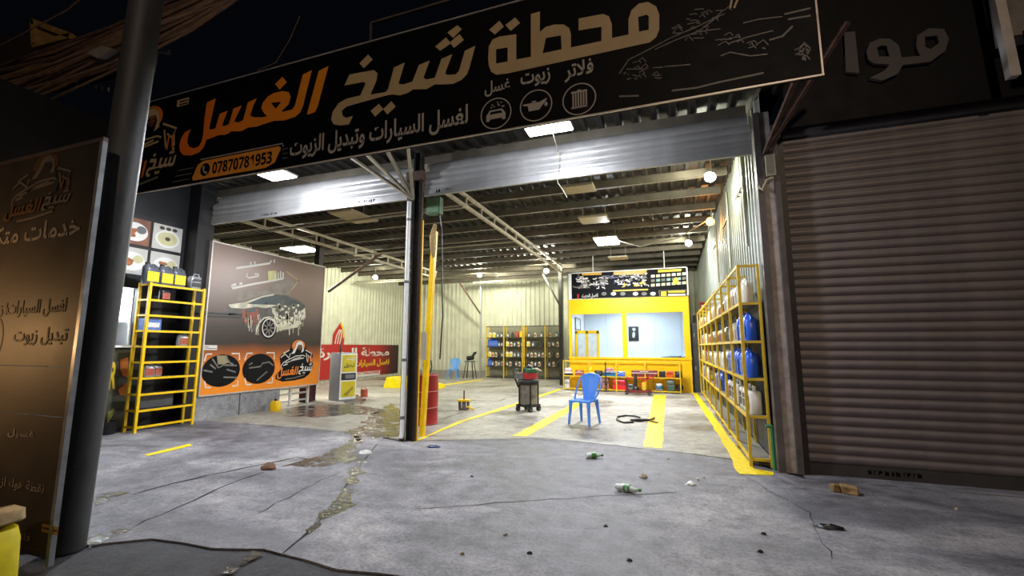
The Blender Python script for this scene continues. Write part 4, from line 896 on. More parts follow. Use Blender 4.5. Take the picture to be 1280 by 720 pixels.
for lv, ks in plan.items():
    for b, kd in enumerate(ks):
        y0, y1 = PYS[b]+.05, PYS[b+1]-.05
        stp = {'amber': .15, 'cream': .15, 'dark': .15, 'silver': .235}.get(kd, .192); n = int((y1-y0)/stp)
        if b == 0 and lv == 3: mix = ['blue']*3+['grey']
        elif b == 0 and lv == 4: mix = ['white']*3+['grey']
        elif b == 2 and lv == 1: mix = ['grey', 'grey', 'blue', 'amber']
        else: mix = None
        for j in range(n):
            k2 = (mix[min(j, len(mix)-1)] if mix else kd)
            if mix is None and R.random() < .12 and b > 2: continue
            y = y0+(j+.5)*(y1-y0)/n+R.uniform(-.006, .006)
            kinds[k2].place((.955+R.uniform(-.012, .012), y, PZ[lv]-.004), -PI/2+R.uniform(-.05, .05), '%s, %s shelf, %s bay from the shutter column, %s along' % (NOUN[k2], SHN[lv], ORD[b], ORD[j]))
m = MB(); m.tube([(1.06, 5.9, .02), (1.06, 5.9, .5)], .02, 8); m.tube([(1.06, 5.9, .5), (1.0, 5.9, .5)], .02, 8)
tag(m.build('green_hose_pipe', M('hose_green', '#2f7d55', .45)), 'short green pipe standing at the near foot of the long rack', 'pipe')
for k, y in enumerate((7.3, 9.2, 11.4)):
    m = MB(); m.tube([(1.17, y, 2.9), (1.17, y, 4.4)], .02, 6); m.tube([(1.17, y, 3.9), (1.17, y+.8, 3.9)], .015, 6)
    tag(m.build('wall_conduit', PIPE), '%s vertical conduit on the grey side wall, counted from the shutter column' % ORD[k], 'pipe', 'conduits on the grey side wall')

# ------------------------------------------------------------------ rack at the back wall
BX = [-7.95, -7.09, -6.12, -5.15, -4.47]; BZ = [.07, .54, .94, 1.41, 1.82, 2.33]
t = thing('back_rack', 'yellow and dark steel rack with bottles against the cream back wall', 'rack', (-6.2, 19.05, 0))
for i, x in enumerate(BX):
    for y in (18.86, 19.24): m = MB(); m.box(x-.022, x+.022, y-.02, y+.02, 0, 2.35); m.build('post', YR if i < 4 else DARK, t)
m = MB(); m.box(-6.22, -6.18, 18.84, 18.88, 0, 2.35); m.build('post', YR, t)
for a, b in zip(BX, BX[1:]):
    for z in BZ:
        m = MB(); m.box(a+.022, b-.022, 18.85, 18.87, z-.035, z-.001); m.build('rail', DARK, t)
        if z < 2.2: m = MB(); m.box(a+.022, b-.022, 18.87, 19.22, z-.014, z-.004); m.build('shelf', SHF, t)
m = MB(); m.box(BX[0], BX[-1], 19.25, 19.26, .1, 2.33); m.build('back_panel', M('back_mesh', '#8f8d78', .7, var=.4, sc=30), t)
bk = {'blue': proto_jug('oil_jug', 'x', .19, .14, .33, JB, JB, LABB, group='jugs on the back-wall rack'), 'white': proto_jug('oil_jug', 'x', .16, .13, .25, JC, JW, LABY, group='jugs on the back-wall rack'),
      'grey': proto_bottle('oil_bottle', 'x', .055, .26, JG, JK, LABW, group='bottles on the back-wall rack'), 'cream': proto_bottle('oil_bottle', 'x', .055, .24, JC, JK, LABR, group='bottles on the back-wall rack'),
      'amber': proto_jug('oil_jug', 'x', .2, .14, .33, JY, JR, LABY, group='jugs on the back-wall rack'), 'dark': proto_bottle('oil_bottle', 'x', .055, .25, JK, JK, LABK, group='bottles on the back-wall rack'), 'red': proto_jug('oil_jug', 'x', .17, .13, .28, JR, JK, LABR, group='jugs on the back-wall rack')}
BN = {'blue': 'blue jug', 'white': 'pale jug', 'grey': 'slate bottle', 'cream': 'cream bottle', 'amber': 'amber jug', 'dark': 'black bottle', 'red': 'red jug'}
bp_ = {(4, 0): ['white', 'white', 'grey', 'grey'], (3, 0): ['blue', 'blue', 'blue', 'grey', 'grey'], (2, 0): ['white', 'cream', 'cream', 'dark', 'grey'], (1, 0): ['blue', 'grey', 'cream', 'grey', 'cream'],
       (4, 1): ['grey', 'dark', 'red', 'amber'], (3, 1): ['white', 'cream', 'grey', 'cream', 'grey'], (2, 1): ['white', 'white', 'grey', 'grey', 'cream'], (1, 1): ['grey', 'cream', 'dark', 'grey', 'cream', 'dark'],
       (3, 2): ['white', 'grey', 'dark', 'dark'], (2, 2): ['grey', 'cream', 'cream', 'grey', 'cream'], (1, 2): ['dark', 'cream', 'grey', 'cream', 'dark'], (4, 2): ['grey', 'cream', 'grey'],
       (3, 3): ['cream', 'grey', 'cream'], (2, 3): ['cream', 'dark', 'cream'], (1, 3): ['grey', 'cream', 'dark'], (4, 3): ['cream', 'grey']}
for (lv, b), ks in bp_.items():
    x0, x1 = BX[b]+.05, BX[b+1]-.05; n = len(ks)
    for j, kd in enumerate(ks):
        bk[kd].place((x0+(j+.5)*(x1-x0)/n, 19.0, BZ[lv]-.004), R.uniform(-.1, .1), '%s, %s in its row, %s shelf from top, %s bay of back-wall rack' % (BN[kd], ORD[j], ORD[4-lv], ORD[b]))
# ------------------------------------------------------------------ yellow office booth
BY = 14.9
t = thing('office_booth', 'bright yellow office booth with two wide windows at the hall end', 'booth', (-1.3, 14.95, 0), kind='thing')
m = MB(); m.box(-3.22, .62, BY, BY+.1, 0, 1.06); m.build('front_panel', YELB, t)
m = MB(); m.box(-3.22, .62, BY, BY+.1, 2.5, 3.0); m.build('header_panel', YELB, t)
for a, b in ((-3.22, -3.13), (-1.45, -1.3), (.44, .62)): m = MB(); m.box(a, b, BY, BY+.1, 1.06, 2.5); m.build('mullion', YELB, t)
for x in (-3.0, -1.62, -.35): m = MB(); m.box(x, x+.03, BY-.012, BY, .0, 1.0); m.build('panel_rib', YELB, t)
m = MB(); m.box(-3.24, .64, BY-.03, BY, 1.0, 1.06); m.build('sill_rail', YELB, t)
GL = bpy.data.materials.new('window_glass'); GL.use_nodes = True; nt = GL.node_tree; nt.nodes.clear()
_o = nt.nodes.new('ShaderNodeOutputMaterial'); _x = nt.nodes.new('ShaderNodeMixShader'); _tr = nt.nodes.new('ShaderNodeBsdfTransparent'); _gl = nt.nodes.new('ShaderNodeBsdfGlossy'); _fr = nt.nodes.new('ShaderNodeFresnel')
_tr.inputs[0].default_value = (.93, .97, 1, 1); _gl.inputs['Roughness'].default_value = .03; _fr.inputs[0].default_value = 1.45
nt.links.new(_fr.outputs[0], _x.inputs[0]); nt.links.new(_tr.outputs[0], _x.inputs[1]); nt.links.new(_gl.outputs[0], _x.inputs[2]); nt.links.new(_x.outputs[0], _o.inputs[0])
for a, b in ((-3.13, -1.45), (-1.3, .44)): m = MB(); m.box(a, b, BY+.045, BY+.052, 1.06, 2.5); m.build('window_pane', GL, t)
WALLB = M('booth_pale_blue', '#c6d3e2', .45, var=.03, sc=1.5); WALLW = M('booth_white', '#e6ebee', .5, var=.03)
xs = [-3.15, -2.3, -1.42, -.5, .42, .55]
for a, b in zip(xs, xs[1:]): m = MB(); m.box(a+.004, b-.004, 17.5, 17.54, .05, 2.75); m.build('wall_panel', WALLB, t)
m = MB(); m.box(-3.22, .62, 17.54, 17.6, 0, 3.0); m.build('rear_wall', WALLW, t)
m = MB(); m.box(-3.22, -3.16, BY+.1, 17.54, 0, 3.0); m.build('side_wall', WALLW, t)
m = MB(); m.box(.56, .62, BY+.1, 17.54, 0, 3.0); m.build('side_wall', WALLW, t)
m = MB(); m.box(-3.16, .56, BY+.1, 17.54, 2.8, 2.86); m.build('inner_ceiling', WALLW, t)
m = MB(); m.box(-3.22, .62, BY+.1, 17.6, 2.96, 3.0); m.build('roof', GREY, t)
m = MB(); m.box(-1.8, -.8, 16.0, 16.5, 2.77, 2.8); m.build('lamp_panel', M('booth_lamp', '#eef6ff', emit=9), t)
light('AREA', 'booth_light', (-1.3, 16.25, 2.74), (-1.3, 16.25, 0), 80, (.94, .97, 1), 1.6, .8)
DY = 15.62; dx0, dx1 = atY(715, 430, DY).x, atY(749, 430, DY).x; dz = atY(730, 414, DY).z
dr = thing('inner_door', 'yellow-framed glazed double door seen inside the booth window', 'door', ((dx0+dx1)/2, DY, 0), kind='thing')
dm = (dx0+dx1)/2
dx0 = max(dx0, -3.15); dm = (dx0+dx1)/2
for q in ((dx0, dx0+.08, .0, dz), (dx1-.08, dx1, .0, dz), (dm-.04, dm+.04, .0, dz), (dx0, dx1, dz-.08, dz+.02), (dx0, dx1, .85, .95)): m = MB(); m.box(q[0], q[1], DY-.03, DY+.03, q[2], q[3]); m.build('frame_rail', YELB, dr)
for a, b in ((dx0+.08, dm-.04), (dm+.04, dx1-.08)): m = MB(); m.box(a, b, DY-.004, DY+.004, .95, dz-.08); m.build('window_pane', M('frosted_pane', '#d5dde0', .25), dr); m = MB(); m.box(a, b, DY-.02, DY+.02, .02, .85); m.build('door_panel', YELB, dr)
wt = thing('hatch_window', 'small dark-framed hatch window high in the booth wall', 'window', (-3.14, 16.2, 2), kind='thing')
for q in ((15.6, 15.64, 2.0, 2.45), (16.5, 16.54, 2.0, 2.45), (15.6, 16.54, 2.0, 2.04), (15.6, 16.54, 2.41, 2.45)): m = MB(); m.box(-3.158, -3.12, *q); m.build('frame_rail', GREY, wt)
m = MB(); m.box(-3.158, -3.14, 15.64, 16.5, 2.04, 2.41); m.build('window_pane', M('frosted_pane'), wt)
a, b = atY(786, 426, 17.47), atY(798, 408, 17.47)
pt = thing('wall_picture', 'black framed picture hanging on the pale blue booth wall', 'picture', ((a.x+b.x)/2, 17.48, a.z))
m = MB(); m.box(a.x, b.x, 17.46, 17.5, a.z, b.z); m.build('frame', BLK, pt)
PP = Pl((0, 17.46, 0), (1, 0, 0), (0, 0, 1), (0, -1, 0)); m = MB(); cx_, cz = (a.x+b.x)/2, (a.z+b.z)/2
PP.poly(m, [(cx_-.05, cz-.14), (cx_+.03, cz-.16), (cx_+.06, cz), (cx_+.02, cz+.08), (cx_-.04, cz+.02)]); PP.disc(m, cx_+.02, cz+.16, .06); m.build('print_shape', M('print_pale', '#a5b5b5', .4), pt)
m = MB(); m.box(-.55, .54, 15.02, 15.5, 1.0, 1.05); dt = thing('office_desk', 'white office desk behind the second booth window', 'desk', (0, 15.3, 0)); m.build('desk_top', WALLW, dt)
for x in (-.52, .5): m = MB(); m.box(x-.02, x+.02, 15.05, 15.47, 0, 1.0); m.build('leg', GREY, dt)
m = MB()
for k in range(7): x = -.3+k*.1; m.add([(x, 15.06, 1.052), (x+.2, 15.1, 1.052), (x+.26, 15.3, 1.09+.04*R.random()), (x+.04, 15.28, 1.08)], [(0, 1, 2, 3)]); m.add([(x, 15.06, 1.051), (x+.2, 15.1, 1.051), (x+.26, 15.3, 1.051), (x+.04, 15.28, 1.051)], [(3, 2, 1, 0)])
tag(m.build('paper_pile', M('dark_papers', '#565b5c', .6, var=.6, sc=9)), 'loose dark papers on the desk behind the booth window', 'paper')
# banner over the booth
t = thing('price_banner', 'black banner with pictures hanging above the yellow booth', 'banner', (-1.2, 14.9, 3.02))
m = MB(); m.box(-3.1, .6, 14.87, 14.91, 3.03, 3.9); m.build('panel', PBLK, t)
for q in ((-3.2, -3.1, 3.02, 3.93), (.6, .64, 3.02, 3.93), (-3.2, .64, 3.9, 3.93)): m = MB(); m.box(q[0], q[1], 14.85, 14.92, q[2], q[3]); m.build('frame_rail', WHT, t)
for x in (-2.35, -.05): m = MB(); m.tube([(x, 14.88, 3.93), (x, 14.88, 4.5)], .015, 6); m.build('hanger', WHT, t)
PB = Pl((0, 14.87, 0), (1, 0, 0), (0, 0, 1), (0, -1, 0)); B4 = lambda pts: [PB.px(*q) for q in zp(710, 330, 8, pts)]
def bp2(pts, mat, nm, d=.004): m = MB(); PB.poly(m, B4(pts), (), d); m.build(nm, mat, t)
bp2([(140, 85), (335, 80), (335, 108), (140, 115)], M('print_amber', '#d0a238', .4, var=.2), 'print_ribbon'); bp2([(455, 75), (790, 55), (780, 105), (455, 110)], _m['print_amber'], 'print_ribbon'); bp2([(900, 60), (1135, 48), (1130, 72), (900, 85)], PYEL, 'print_ribbon')
def clump(x0, x1, y0, y1, n, mats, wd):
    for mt_ in mats:
        m = MB()
        for k in range(n):
            a = (R.uniform(x0, x1), R.uniform(y0, y1)); an = R.uniform(0, 6.28); l = R.uniform(15, 50)
            PB.stroke(m, B4([a, (a[0]+l*math.cos(an), a[1]+l*.6*math.sin(an)), (a[0]+l*1.4*math.cos(an+.5), a[1]+l*.8*math.sin(an+.5))]), wd, R.uniform(.004, .006))
        tag(m.build('print_picture', mt_, t), kind='stuff')
clump(90, 225, 125, 240, 16, (PWHT, PGRY), .035); clump(275, 410, 130, 235, 14, (PWHT, PGRY), .035); clump(350, 470, 120, 200, 8, (M('print_violet', '#4a4a78', .4), PGRY), .03); clump(500, 800, 110, 210, 26, (PWHT, PGRY), .035); clump(520, 780, 150, 215, 8, (PYEL,), .03)
bp2([(180, 165), (205, 240), (100, 245)], PWHT, 'print_picture'); bp2([(110, 245), (150, 170), (225, 240)], PGRY, 'print_picture', .0045)
for k in range(7):
    for j in range(3):
        x = 830+k*52; y = 110+j*45-k*4; bp2([(x, y), (x+38, y-3), (x+38, y+24), (x, y+27)], (PWHT, PGRY, CREAMF, M('print_teal', '#7fa3a0', .4))[(k*2+j) % 4], 'print_tile')
bp2([(1050, 200), (1050, 160), (1078, 130), (1105, 160), (1105, 205)], PYEL, 'print_figure', .006)
for k, x in enumerate((360, 455, 548, 675, 762, 850)):
    m = MB(); c_ = B4([(x, 298)])[0]; PB.disc(m, c_[0], c_[1], .085, .06); m.build('print_icon', PWHT if k % 2 else PGRY, t)
bp2([(450, 262), (800, 248), (800, 262), (450, 275)], PYEL, 'print_line'); bp2([(905, 265), (1190, 255), (1195, 318), (915, 325)], PGRY, 'print_plate'); bp2([(915, 270), (1180, 262), (1185, 312), (922, 318)], PBLK, 'print_plate', .0045); bp2([(930, 275), (985, 273), (985, 320), (930, 322)], PYEL, 'print_plate', .005); bp2([(1000, 270), (1170, 265), (1170, 285), (1000, 288)], PYEL, 'print_plate', .005); bp2([(1000, 300), (1175, 296), (1175, 315), (1000, 318)], PWHT, 'print_plate', .005)
u0, v0 = B4([(140, 350)])[0]; u1, _ = B4([(300, 350)])[0]; txt('الغسل الحديث', 'lettering', PWHT, PB, u0, u1, v0+.02, v0+.17, t, .005, .03)
u0, v0 = B4([(85, 350)])[0]; u1, _ = B4([(125, 350)])[0]; txt('1', 'digits', PRED, PB, u0+.03, u1-.05, v0+.02, v0+.17, t, .005, .03, 0, False)
# dark cabinet beside the booth
t = thing('tool_cabinet', 'tall dark cabinet between the yellow booth and the long rack', 'cabinet', (.85, 15.25, 0))
CABD = M('cabinet_dark', '#4a4e52', .5, .2)
m = MB(); m.box(.67, 1.08, 15.05, 15.6, 0, 2.15); m.build('body', CABD, t)
for z0, z1 in ((.08, 1.4), (1.44, 2.1)): m = MB(); m.box(.7, 1.05, 15.03, 15.05, z0, z1); d_ = m.build('door', M('cabinet_door', '#43474a', .45, .2), t); m = MB(); m.box(.73, .75, 15.01, 15.03, (z0+z1)/2-.06, (z0+z1)/2+.06); m.build('handle', GAL, d_)
m = MB(); m.box(.75, 1.0, 15.15, 15.5, 2.15, 2.4); tag(m.build('black_case', BLK), 'black case lying on the dark cabinet beside the booth', 'case')
m = MB(); m.box(1.0, 1.18, 15.62, 15.7, 2.6, 2.85); o = m.build('alarm_box', PRED); tag(o, 'small red box on the side wall above the dark cabinet', 'box')
m = MB(); m.box(1.03, 1.15, 15.6, 15.62, 2.68, 2.76); m.build('label', PWHT, o)

# ------------------------------------------------------------------ low yellow rack in front of the booth
TY0, TY1 = 14.45, 14.8
t = thing('tool_rack', 'low yellow two-tier rack standing in front of the booth', 'rack', (-1.5, 14.6, 0))
TX = [-3.33, -2.5, -1.63, -.75, .26]
for x in TX:
    for y in (TY0, TY1): m = MB(); m.box(x-.015, x+.015, y-.015, y+.015, 0, .97); m.build('post', YR, t)
for a, b in zip(TX, TX[1:]):
    for z in (.06, .47, .95):
        for y in (TY0, TY1): m = MB(); m.box(a+.015, b-.015, y-.012, y+.012, z-.03, z); m.build('rail', YR, t)
    for z in (.06, .47): m = MB(); m.box(a+.015, b-.015, TY0+.012, TY1-.012, z-.012, z-.003); m.build('shelf', YR, t)
def T5(x, z): return atY(700+x/7.53, 430+z/7.53, 14.5)
def case(name, label, cat, x0, x1, z, top, mat, trim=None, y0=14.49, y1=14.74, bev=.025):
    a, b = T5(x0, 0).x, T5(x1, 0).x; h = top
    t = thing(name, label, cat, ((a+b)/2, (y0+y1)/2, z)); hw, hd = (b-a)/2, (y1-y0)/2
    m = MB(); m.loft([(hw*.96, hd*.94, 0), (hw, hd, .02), (hw, hd, h-.02), (hw*.95, hd*.92, h)], 16, 9, False); m.build('body', mat, t, False)
    if trim:
        m = MB(); m.box(-hw*.99, hw*.99, -hd-.006, -hd+.004, h*.55, h*.66); m.build('seam', trim, t, False)
        m = MB(); m.tube([(-hw*.3, -hd, h*.8), (-hw*.3, -hd-.025, h*.82), (hw*.3, -hd-.025, h*.82), (hw*.3, -hd, h*.8)], .01, 6); m.build('handle', trim, t, False)
    return t
ZL, ZU = .06-.003, .47-.003
def bundle(name, label, x0, x1, z, h, mats, cat='cloth'):
    a, b = T5(x0, 0).x, T5(x1, 0).x; t = thing(name, label, cat, ((a+b)/2, 14.62, z)); w_ = (b-a)/2
    for k, mt_ in enumerate(mats):
        m = MB(); n = 12; s = 1-.12*k; zz = h*k/len(mats); hh = h/len(mats)*1.05
        m.loft([(w_*s*.9, .1*s, zz+.0), (w_*s, .115*s, zz+hh*.3), (w_*s*.97, .11*s, zz+hh*.7), (w_*s*.8, .09*s, zz+hh)], 20, 2.4)
        rr = random.Random(k+int(x0)); m.xf(lambda p: V((p.x+rr.uniform(-.012, .012), p.y+rr.uniform(-.01, .01), p.z if p.z < .001 else p.z+rr.uniform(-.012, .012)))); m.build('fold', mt_, t, False)
    return t
bundle('cloth_bundle', 'white and dark cloth bundle at the open end of the tool rack', 22, 112, ZU, .24, (JK, JW, M('cloth_pink', '#c9a3a6', .9), JW))
case('carton', 'small red and white carton on the upper tier of tool rack', 'box', 137, 212, ZU, .17, LABR, LABW)
bundle('yellow_bag', 'small yellow bag behind the blue chair on the tool rack', 240, 302, ZU, .27, (YELB, YELB), 'bag')
case('tool_case', 'black tool case on the upper tier, beside the blue case', 'case', 316, 388, ZU, .17, BLK, GREY)
case('tool_case', 'long teal blue tool case on the tool rack under pink cloths', 'case', 396, 520, ZU, .135, M('case_teal', '#2b6f9a', .4), BLK)
bundle('cloth_pile', 'pink and red cloth pile on the teal blue tool case', 400, 500, ZU+.135, .12, (M('cloth_pink'), M('cloth_rose', '#b4626a', .9), M('cloth_pink')))
case('tool_case', 'blue tool case with white label on the upper tier', 'case', 528, 600, ZU, .16, JB, LABW)
case('tool_case', 'long dark red tool case with white lettering strip on rack', 'case', 660, 906, ZU, .2, M('case_maroon', '#7a2a24', .45, var=.3, sc=20), LABW)
case('tool_case', 'black tool case between the red and orange ones', 'case', 918, 980, ZU, .19, BLK, LABK)
case('tool_case', 'orange-red tool case on the upper tier of rack', 'case', 988, 1056, ZU, .19, M('case_orange', '#d4571e', .4), RED)
case('tool_case', 'black tool case at the cabinet end of the upper tier', 'case', 1066, 1136, ZU, .19, BLK, GREY)
case('carton', 'pale grey carton on the lower tier at the open end', 'box', 40, 78, ZL, .27, LABW, GREY)
case('crate', 'pinkish brown crate on the lower tier beside the blue chair', 'crate', 386, 448, ZL, .37, M('crate_brown', '#a8765a', .6, var=.3, sc=15), RUST)
t = case('toolbox', 'bright red toolbox with grey handle on the lower tier', 'toolbox', 482, 608, ZL, .3, M('toolbox_red', '#d2232e', .35), _m['case_maroon'])
m = MB(); m.tube([(-.1, 0, .3), (-.1, 0, .36), (.1, 0, .36), (.1, 0, .3)], .012, 6); m.build('handle', GAL, t, False)
case('battery', 'grey battery charger box on the lower tier', 'box', 628, 672, ZL, .18, GREY, BLK)
bundle('cloth_pile', 'blue and grey rag pile on the lower tier of rack', 880, 955, ZL, .22, (GREY, M('case_teal'), JW))
t = case('bucket', 'dark green bucket with grey lid on the lower tier', 'bucket', 988, 1062, ZL, .28, M('bucket_green', '#3f5b4c', .5), GREY)
m = MB(); m.lathe((0, 0, .28), [(.13, 0), (.13, .05), (.05, .07)], 14); m.build('lid', JS, t, False)
t = thing('small_tyre', 'small black tyre on the lower tier by the cabinet end', 'tyre', (T5(1108, 0).x, 14.62, ZL+.11))
m = MB(); m.lathe((0, 0, 0), [(.045, -.04), (.1, -.05), (.11, -.02), (.11, .02), (.1, .05), (.045, .04)], 18, 1); m.build('tread', BLK, t, False)
m = MB(); m.lathe((0, 0, 0), [(.001, -.02), (.05, -.025), (.05, .025), (.001, .02)], 12, 1); m.build('hub', GREY, t, False)
# floor jacks in front
t = thing('trolley_jack', 'dark red wheeled garage press with black pump before the tool rack', 'jack', (-.86, 13.85, 0), 0)
MAR = M('jack_maroon', '#6d2420', .5, var=.25)
for y in (-.16, .16): m = MB(); m.bar((-.6, y, .11), (.42, y, .11), .06, .09); m.build('side_rail', MAR, t, False)
for x in (-.55, .35):
    for y in (-.22, .22): m = MB(); m.lathe((x, y, .07), [(.07, -.03), (.07, .03)], 14, 1); w_ = m.build('wheel', BLK, t, False); m = MB(); m.lathe((x, y, .07), [(.03, -.034), (.03, .034)], 10, 1); m.build('hub', GREY, w_, False)
for x in (-.6, .42): m = MB(); m.bar((x, -.2, .11), (x, .2, .11), .05); m.build('cross_bar', MAR, t, False)
for x in (-.55, .5): m = MB(); m.bar((x, 0, .1), (x, 0, .62), .03); m.build('upright', DARK, t, False)
m = MB(); m.bar((-.58, 0, .55), (.52, 0, .55), .05); m.build('top_bar', M('jack_red', '#b02820', .45), t, False)
m = MB(); m.lathe((-.2, 0, .12), [(.12, 0), (.14, .05), (.12, .12), (.07, .16), (.06, .55), (.03, .6)], 14); m.build('pump', BLK, t, False)
m = MB(); m.bar((.12, 0, .12), (.12, 0, .42), .12); m.build('cylinder', YR, t, False)
m = MB(); m.bar((-.05, 0, .3), (.4, 0, .66), .05); m.build('lever', _m['jack_red'], t, False)
for o in [q for q in C.objects if q.name == 'trolley_jack']: o.scale = (.72, .8, .85)
m = MB(); m.tube([(-1.95, 14.38, 0), (-1.95, 14.38, .92)], .018, 8); m.lathe((-1.95, 14.38, 0), [(.09, 0), (.09, .02), (.02, .04)], 14); m.lathe((-1.95, 14.38, .2), [(.05, 0), (.05, .05)], 12)
tag(m.build('floor_stand', DARK), 'thin dark floor stand in front of the red toolbox', 'stand')
m = MB()
for k in range(7):
    a = V((R.uniform(-2.75, -1.95), R.uniform(12.4, 13.0), .004)); m.add([a, a+V((.12, .03, .0)), a+V((.1, .1, .02)), a+V((-.02, .07, .03))], [(0, 1, 2, 3)])
tag(m.build('paper_scraps', PWHT), 'pale paper scraps lying on the floor behind the blue chair', 'litter', kind='stuff')

# ------------------------------------------------------------------ blue monobloc chairs
def make_chair(label, mat, sub):
    t = thing('plastic_chair', label, 'chair', (0, 0, 0))
    m = MB(); n = 7; vs = []
    for j in range(n):
        for i in range(n):
            u = -1+2*i/(n-1); v = -1+2*j/(n-1); wv = .205-.02*(v > .5)
            vs.append((u*wv, v*.2, .435-.012*(1-u*u)*(1-v*v)-(.02*max(0, -v-.6))))
    top = len(vs); vs += [(x*1.02, y*1.02, z-.035) for x, y, z in vs]
    fs = [(j*n+i, j*n+i+1, (j+1)*n+i+1, (j+1)*n+i) for j in range(n-1) for i in range(n-1)]
    fs += [tuple(top+k for k in f[::-1]) for f in fs]
    rim = [i for i in range(n)]+[j*n+n-1 for j in range(1, n)]+[(n-1)*n+i for i in range(n-2, -1, -1)]+[j*n for j in range(n-2, 0, -1)]
    fs += [(rim[k], rim[k]+top, rim[(k+1) % len(rim)]+top, rim[(k+1) % len(rim)]) for k in range(len(rim))]
    m.add(vs, fs, True); m.build('seat', mat, t, False)
    def leg(x, y, tx, ty): m = MB(); m.loft([(.019, .017, 0, tx, ty), (.024, .022, .2, (x+tx)/2, (y+ty)/2), (.034, .03, .425, x, y)], 10, 4); m.build('leg', mat, t, False)
    leg(-.175, -.17, -.205, -.21); leg(.175, -.17, .205, -.21); leg(-.165, .175, -.19, .25); leg(.165, .175, .19, .25)
    m = MB(); n = 9; rows = []                                        # fan-shaped back splat, leaning and curved
    for j in range(n):
        s = j/(n-1); z = .43+.44*s; wv = .11+.1*s-(.07*max(0, s-.82)/.18); y = .185+.11*s
        rows.append([(wv*u, y+.03*(1-abs(u))*1.0, z+(.02*(1-u*u) if j == n-1 else 0)) for u in (-1, -.6, -.2, .2, .6, 1)])
    vs = [p for r in rows for p in r]; o_ = len(vs); vs += [(x, y+.018, z) for x, y, z in vs]
    fs = [(j*6+i, j*6+i+1, (j+1)*6+i+1, (j+1)*6+i) for j in range(n-1) for i in range(5)]; fs += [tuple(k+o_ for k in f[::-1]) for f in fs]
    for j in range(n-1): fs += [(j*6, (j+1)*6, (j+1)*6+o_, j*6+o_), ((j+1)*6+5, j*6+5, j*6+5+o_, (j+1)*6+5+o_)]
    fs += [(i, i+o_, i+1+o_, i+1) for i in range(5)]+[((n-1)*6+i+1, (n-1)*6+i+1+o_, (n-1)*6+i+o_, (n-1)*6+i) for i in range(5)]
    m.add(vs, fs, True); m.build('back_splat', mat, t, False)
    m = MB()
    for sx in (-1, 1): m.tube([(sx*.195, .0, .42), (sx*.225, .1, .53), (sx*.245, .22, .67), (sx*.225, .29, .79), (sx*.15, .315, .865), (0, .325, .89)], [.02, .018, .018, .018, .018, .018], 8)
    m.build('back_hoop', mat, t, False); return t
ch = make_chair('blue plastic chair standing between the yellow floor stripes', BLUE, 0); ch.location = (-1.535, 8.3, 0); ch.rotation_euler = (0, 0, -.3)
c2 = clone(ch, (-8.85, 17.35, 0), .15, 'pale blue plastic chair far back before the cream wall')
LB = M('blue_faded', '#5f97d8', .4, var=.05)
for o in c2.children: o.data = o.data.copy(); o.data.materials[0] = LB

# ------------------------------------------------------------------ wet vacuum on its trolley
t = thing('wet_vacuum', 'grey drum wet vacuum on wheeled cart with red band and rag', 'vacuum cleaner', (-2.99, 9.5, 0), -.35)
STL = M('vacuum_steel', '#8c8a86', .35, .6, var=.2, sc=10)
m = MB(); m.box(-.2, .2, -.18, .18, .1, .15); m.build('cart_base', BLK, t, False)
for x in (-.17, .17):
    for y in (-.15, .15): m = MB(); m.lathe((x, y, .055), [(.055, -.025), (.055, .025)], 14, 0); m.box(x-.03, x+.03, y-.02, y+.02, .06, .12); w_ = m.build('wheel', BLK, t, False); m = MB(); m.lathe((x, y, .055), [(.025, -.03), (.025, .03)], 10, 0); m.build('hub', GREY, w_, False)
m = MB(); m.lathe((0, 0, .15), [(.185, 0), (.195, .02), (.195, .2), (.19, .22), (.195, .24), (.195, .42)], 24); m.build('drum', STL, t, False)
for a in (.6, 2.2, 4.2, 5.6): m = MB(); x, y = .215*math.cos(a), .215*math.sin(a); m.bar((x, y, .12), (x, y, .6), .025); m.build('upright', BLK, t, False)
m = MB(); m.lathe((0, 0, .57), [(.2, 0), (.235, .02), (.24, .07), (.21, .12), (.2, .13)], 24); m.build('motor_head', BLK, t, False)
m = MB(); m.lathe((0, 0, .7), [(.205, 0), (.21, .01), (.21, .11), (.19, .13)], 24); m.build('red_band', M('vacuum_red', '#b22d33', .4), t, False)
m = MB(); m.box(-.22, .02, -.218, .0, .7, .82); m.build('grey_cover', GREY, t, False)
m = MB(); m.tube([(-.2, -.1, .5), (-.28, -.12, .7), (-.34, -.12, .88), (-.3, 0, .9), (-.34, .12, .88), (-.28, .12, .7), (-.2, .1, .5)], .018, 8); m.build('handle', BLK, t, False)
m = MB(); m.lathe((.03, 0, .83), [(.17, 0), (.16, .05), (.1, .09), (0, .1)], 14)
rr = random.Random(3); m.xf(lambda p: V((p.x+rr.uniform(-.03, .03), p.y+rr.uniform(-.03, .03), p.z if p.z < .84 else p.z+rr.uniform(-.03, .04))))
o = m.build('rag', M('rag_green', '#2f5a41', .9, var=.5, sc=14)); o.location = (-2.99, 9.5, 0); tag(o, 'crumpled green rag lying on top of the wet vacuum', 'rag')
m = MB(); m.tube([(-.04, .02, .92), (.02, -.02, .96), (.08, 0, .93)], [.05, .06, .045], 8); o = m.build('black_pouch', BLK); o.location = (-2.99, 9.5, 0); tag(o, 'small black pouch resting on the green rag', 'pouch')
m = MB(); m.tube([(.1, .02, .9), (.22, -.05, .91), (.34, -.12, .885)], [.025, .03, .012], 8); o = m.build('spray_nozzle', JC); o.location = (-2.99, 9.5, 0); tag(o, 'cream nozzle lying on the green rag of the vacuum', 'nozzle')

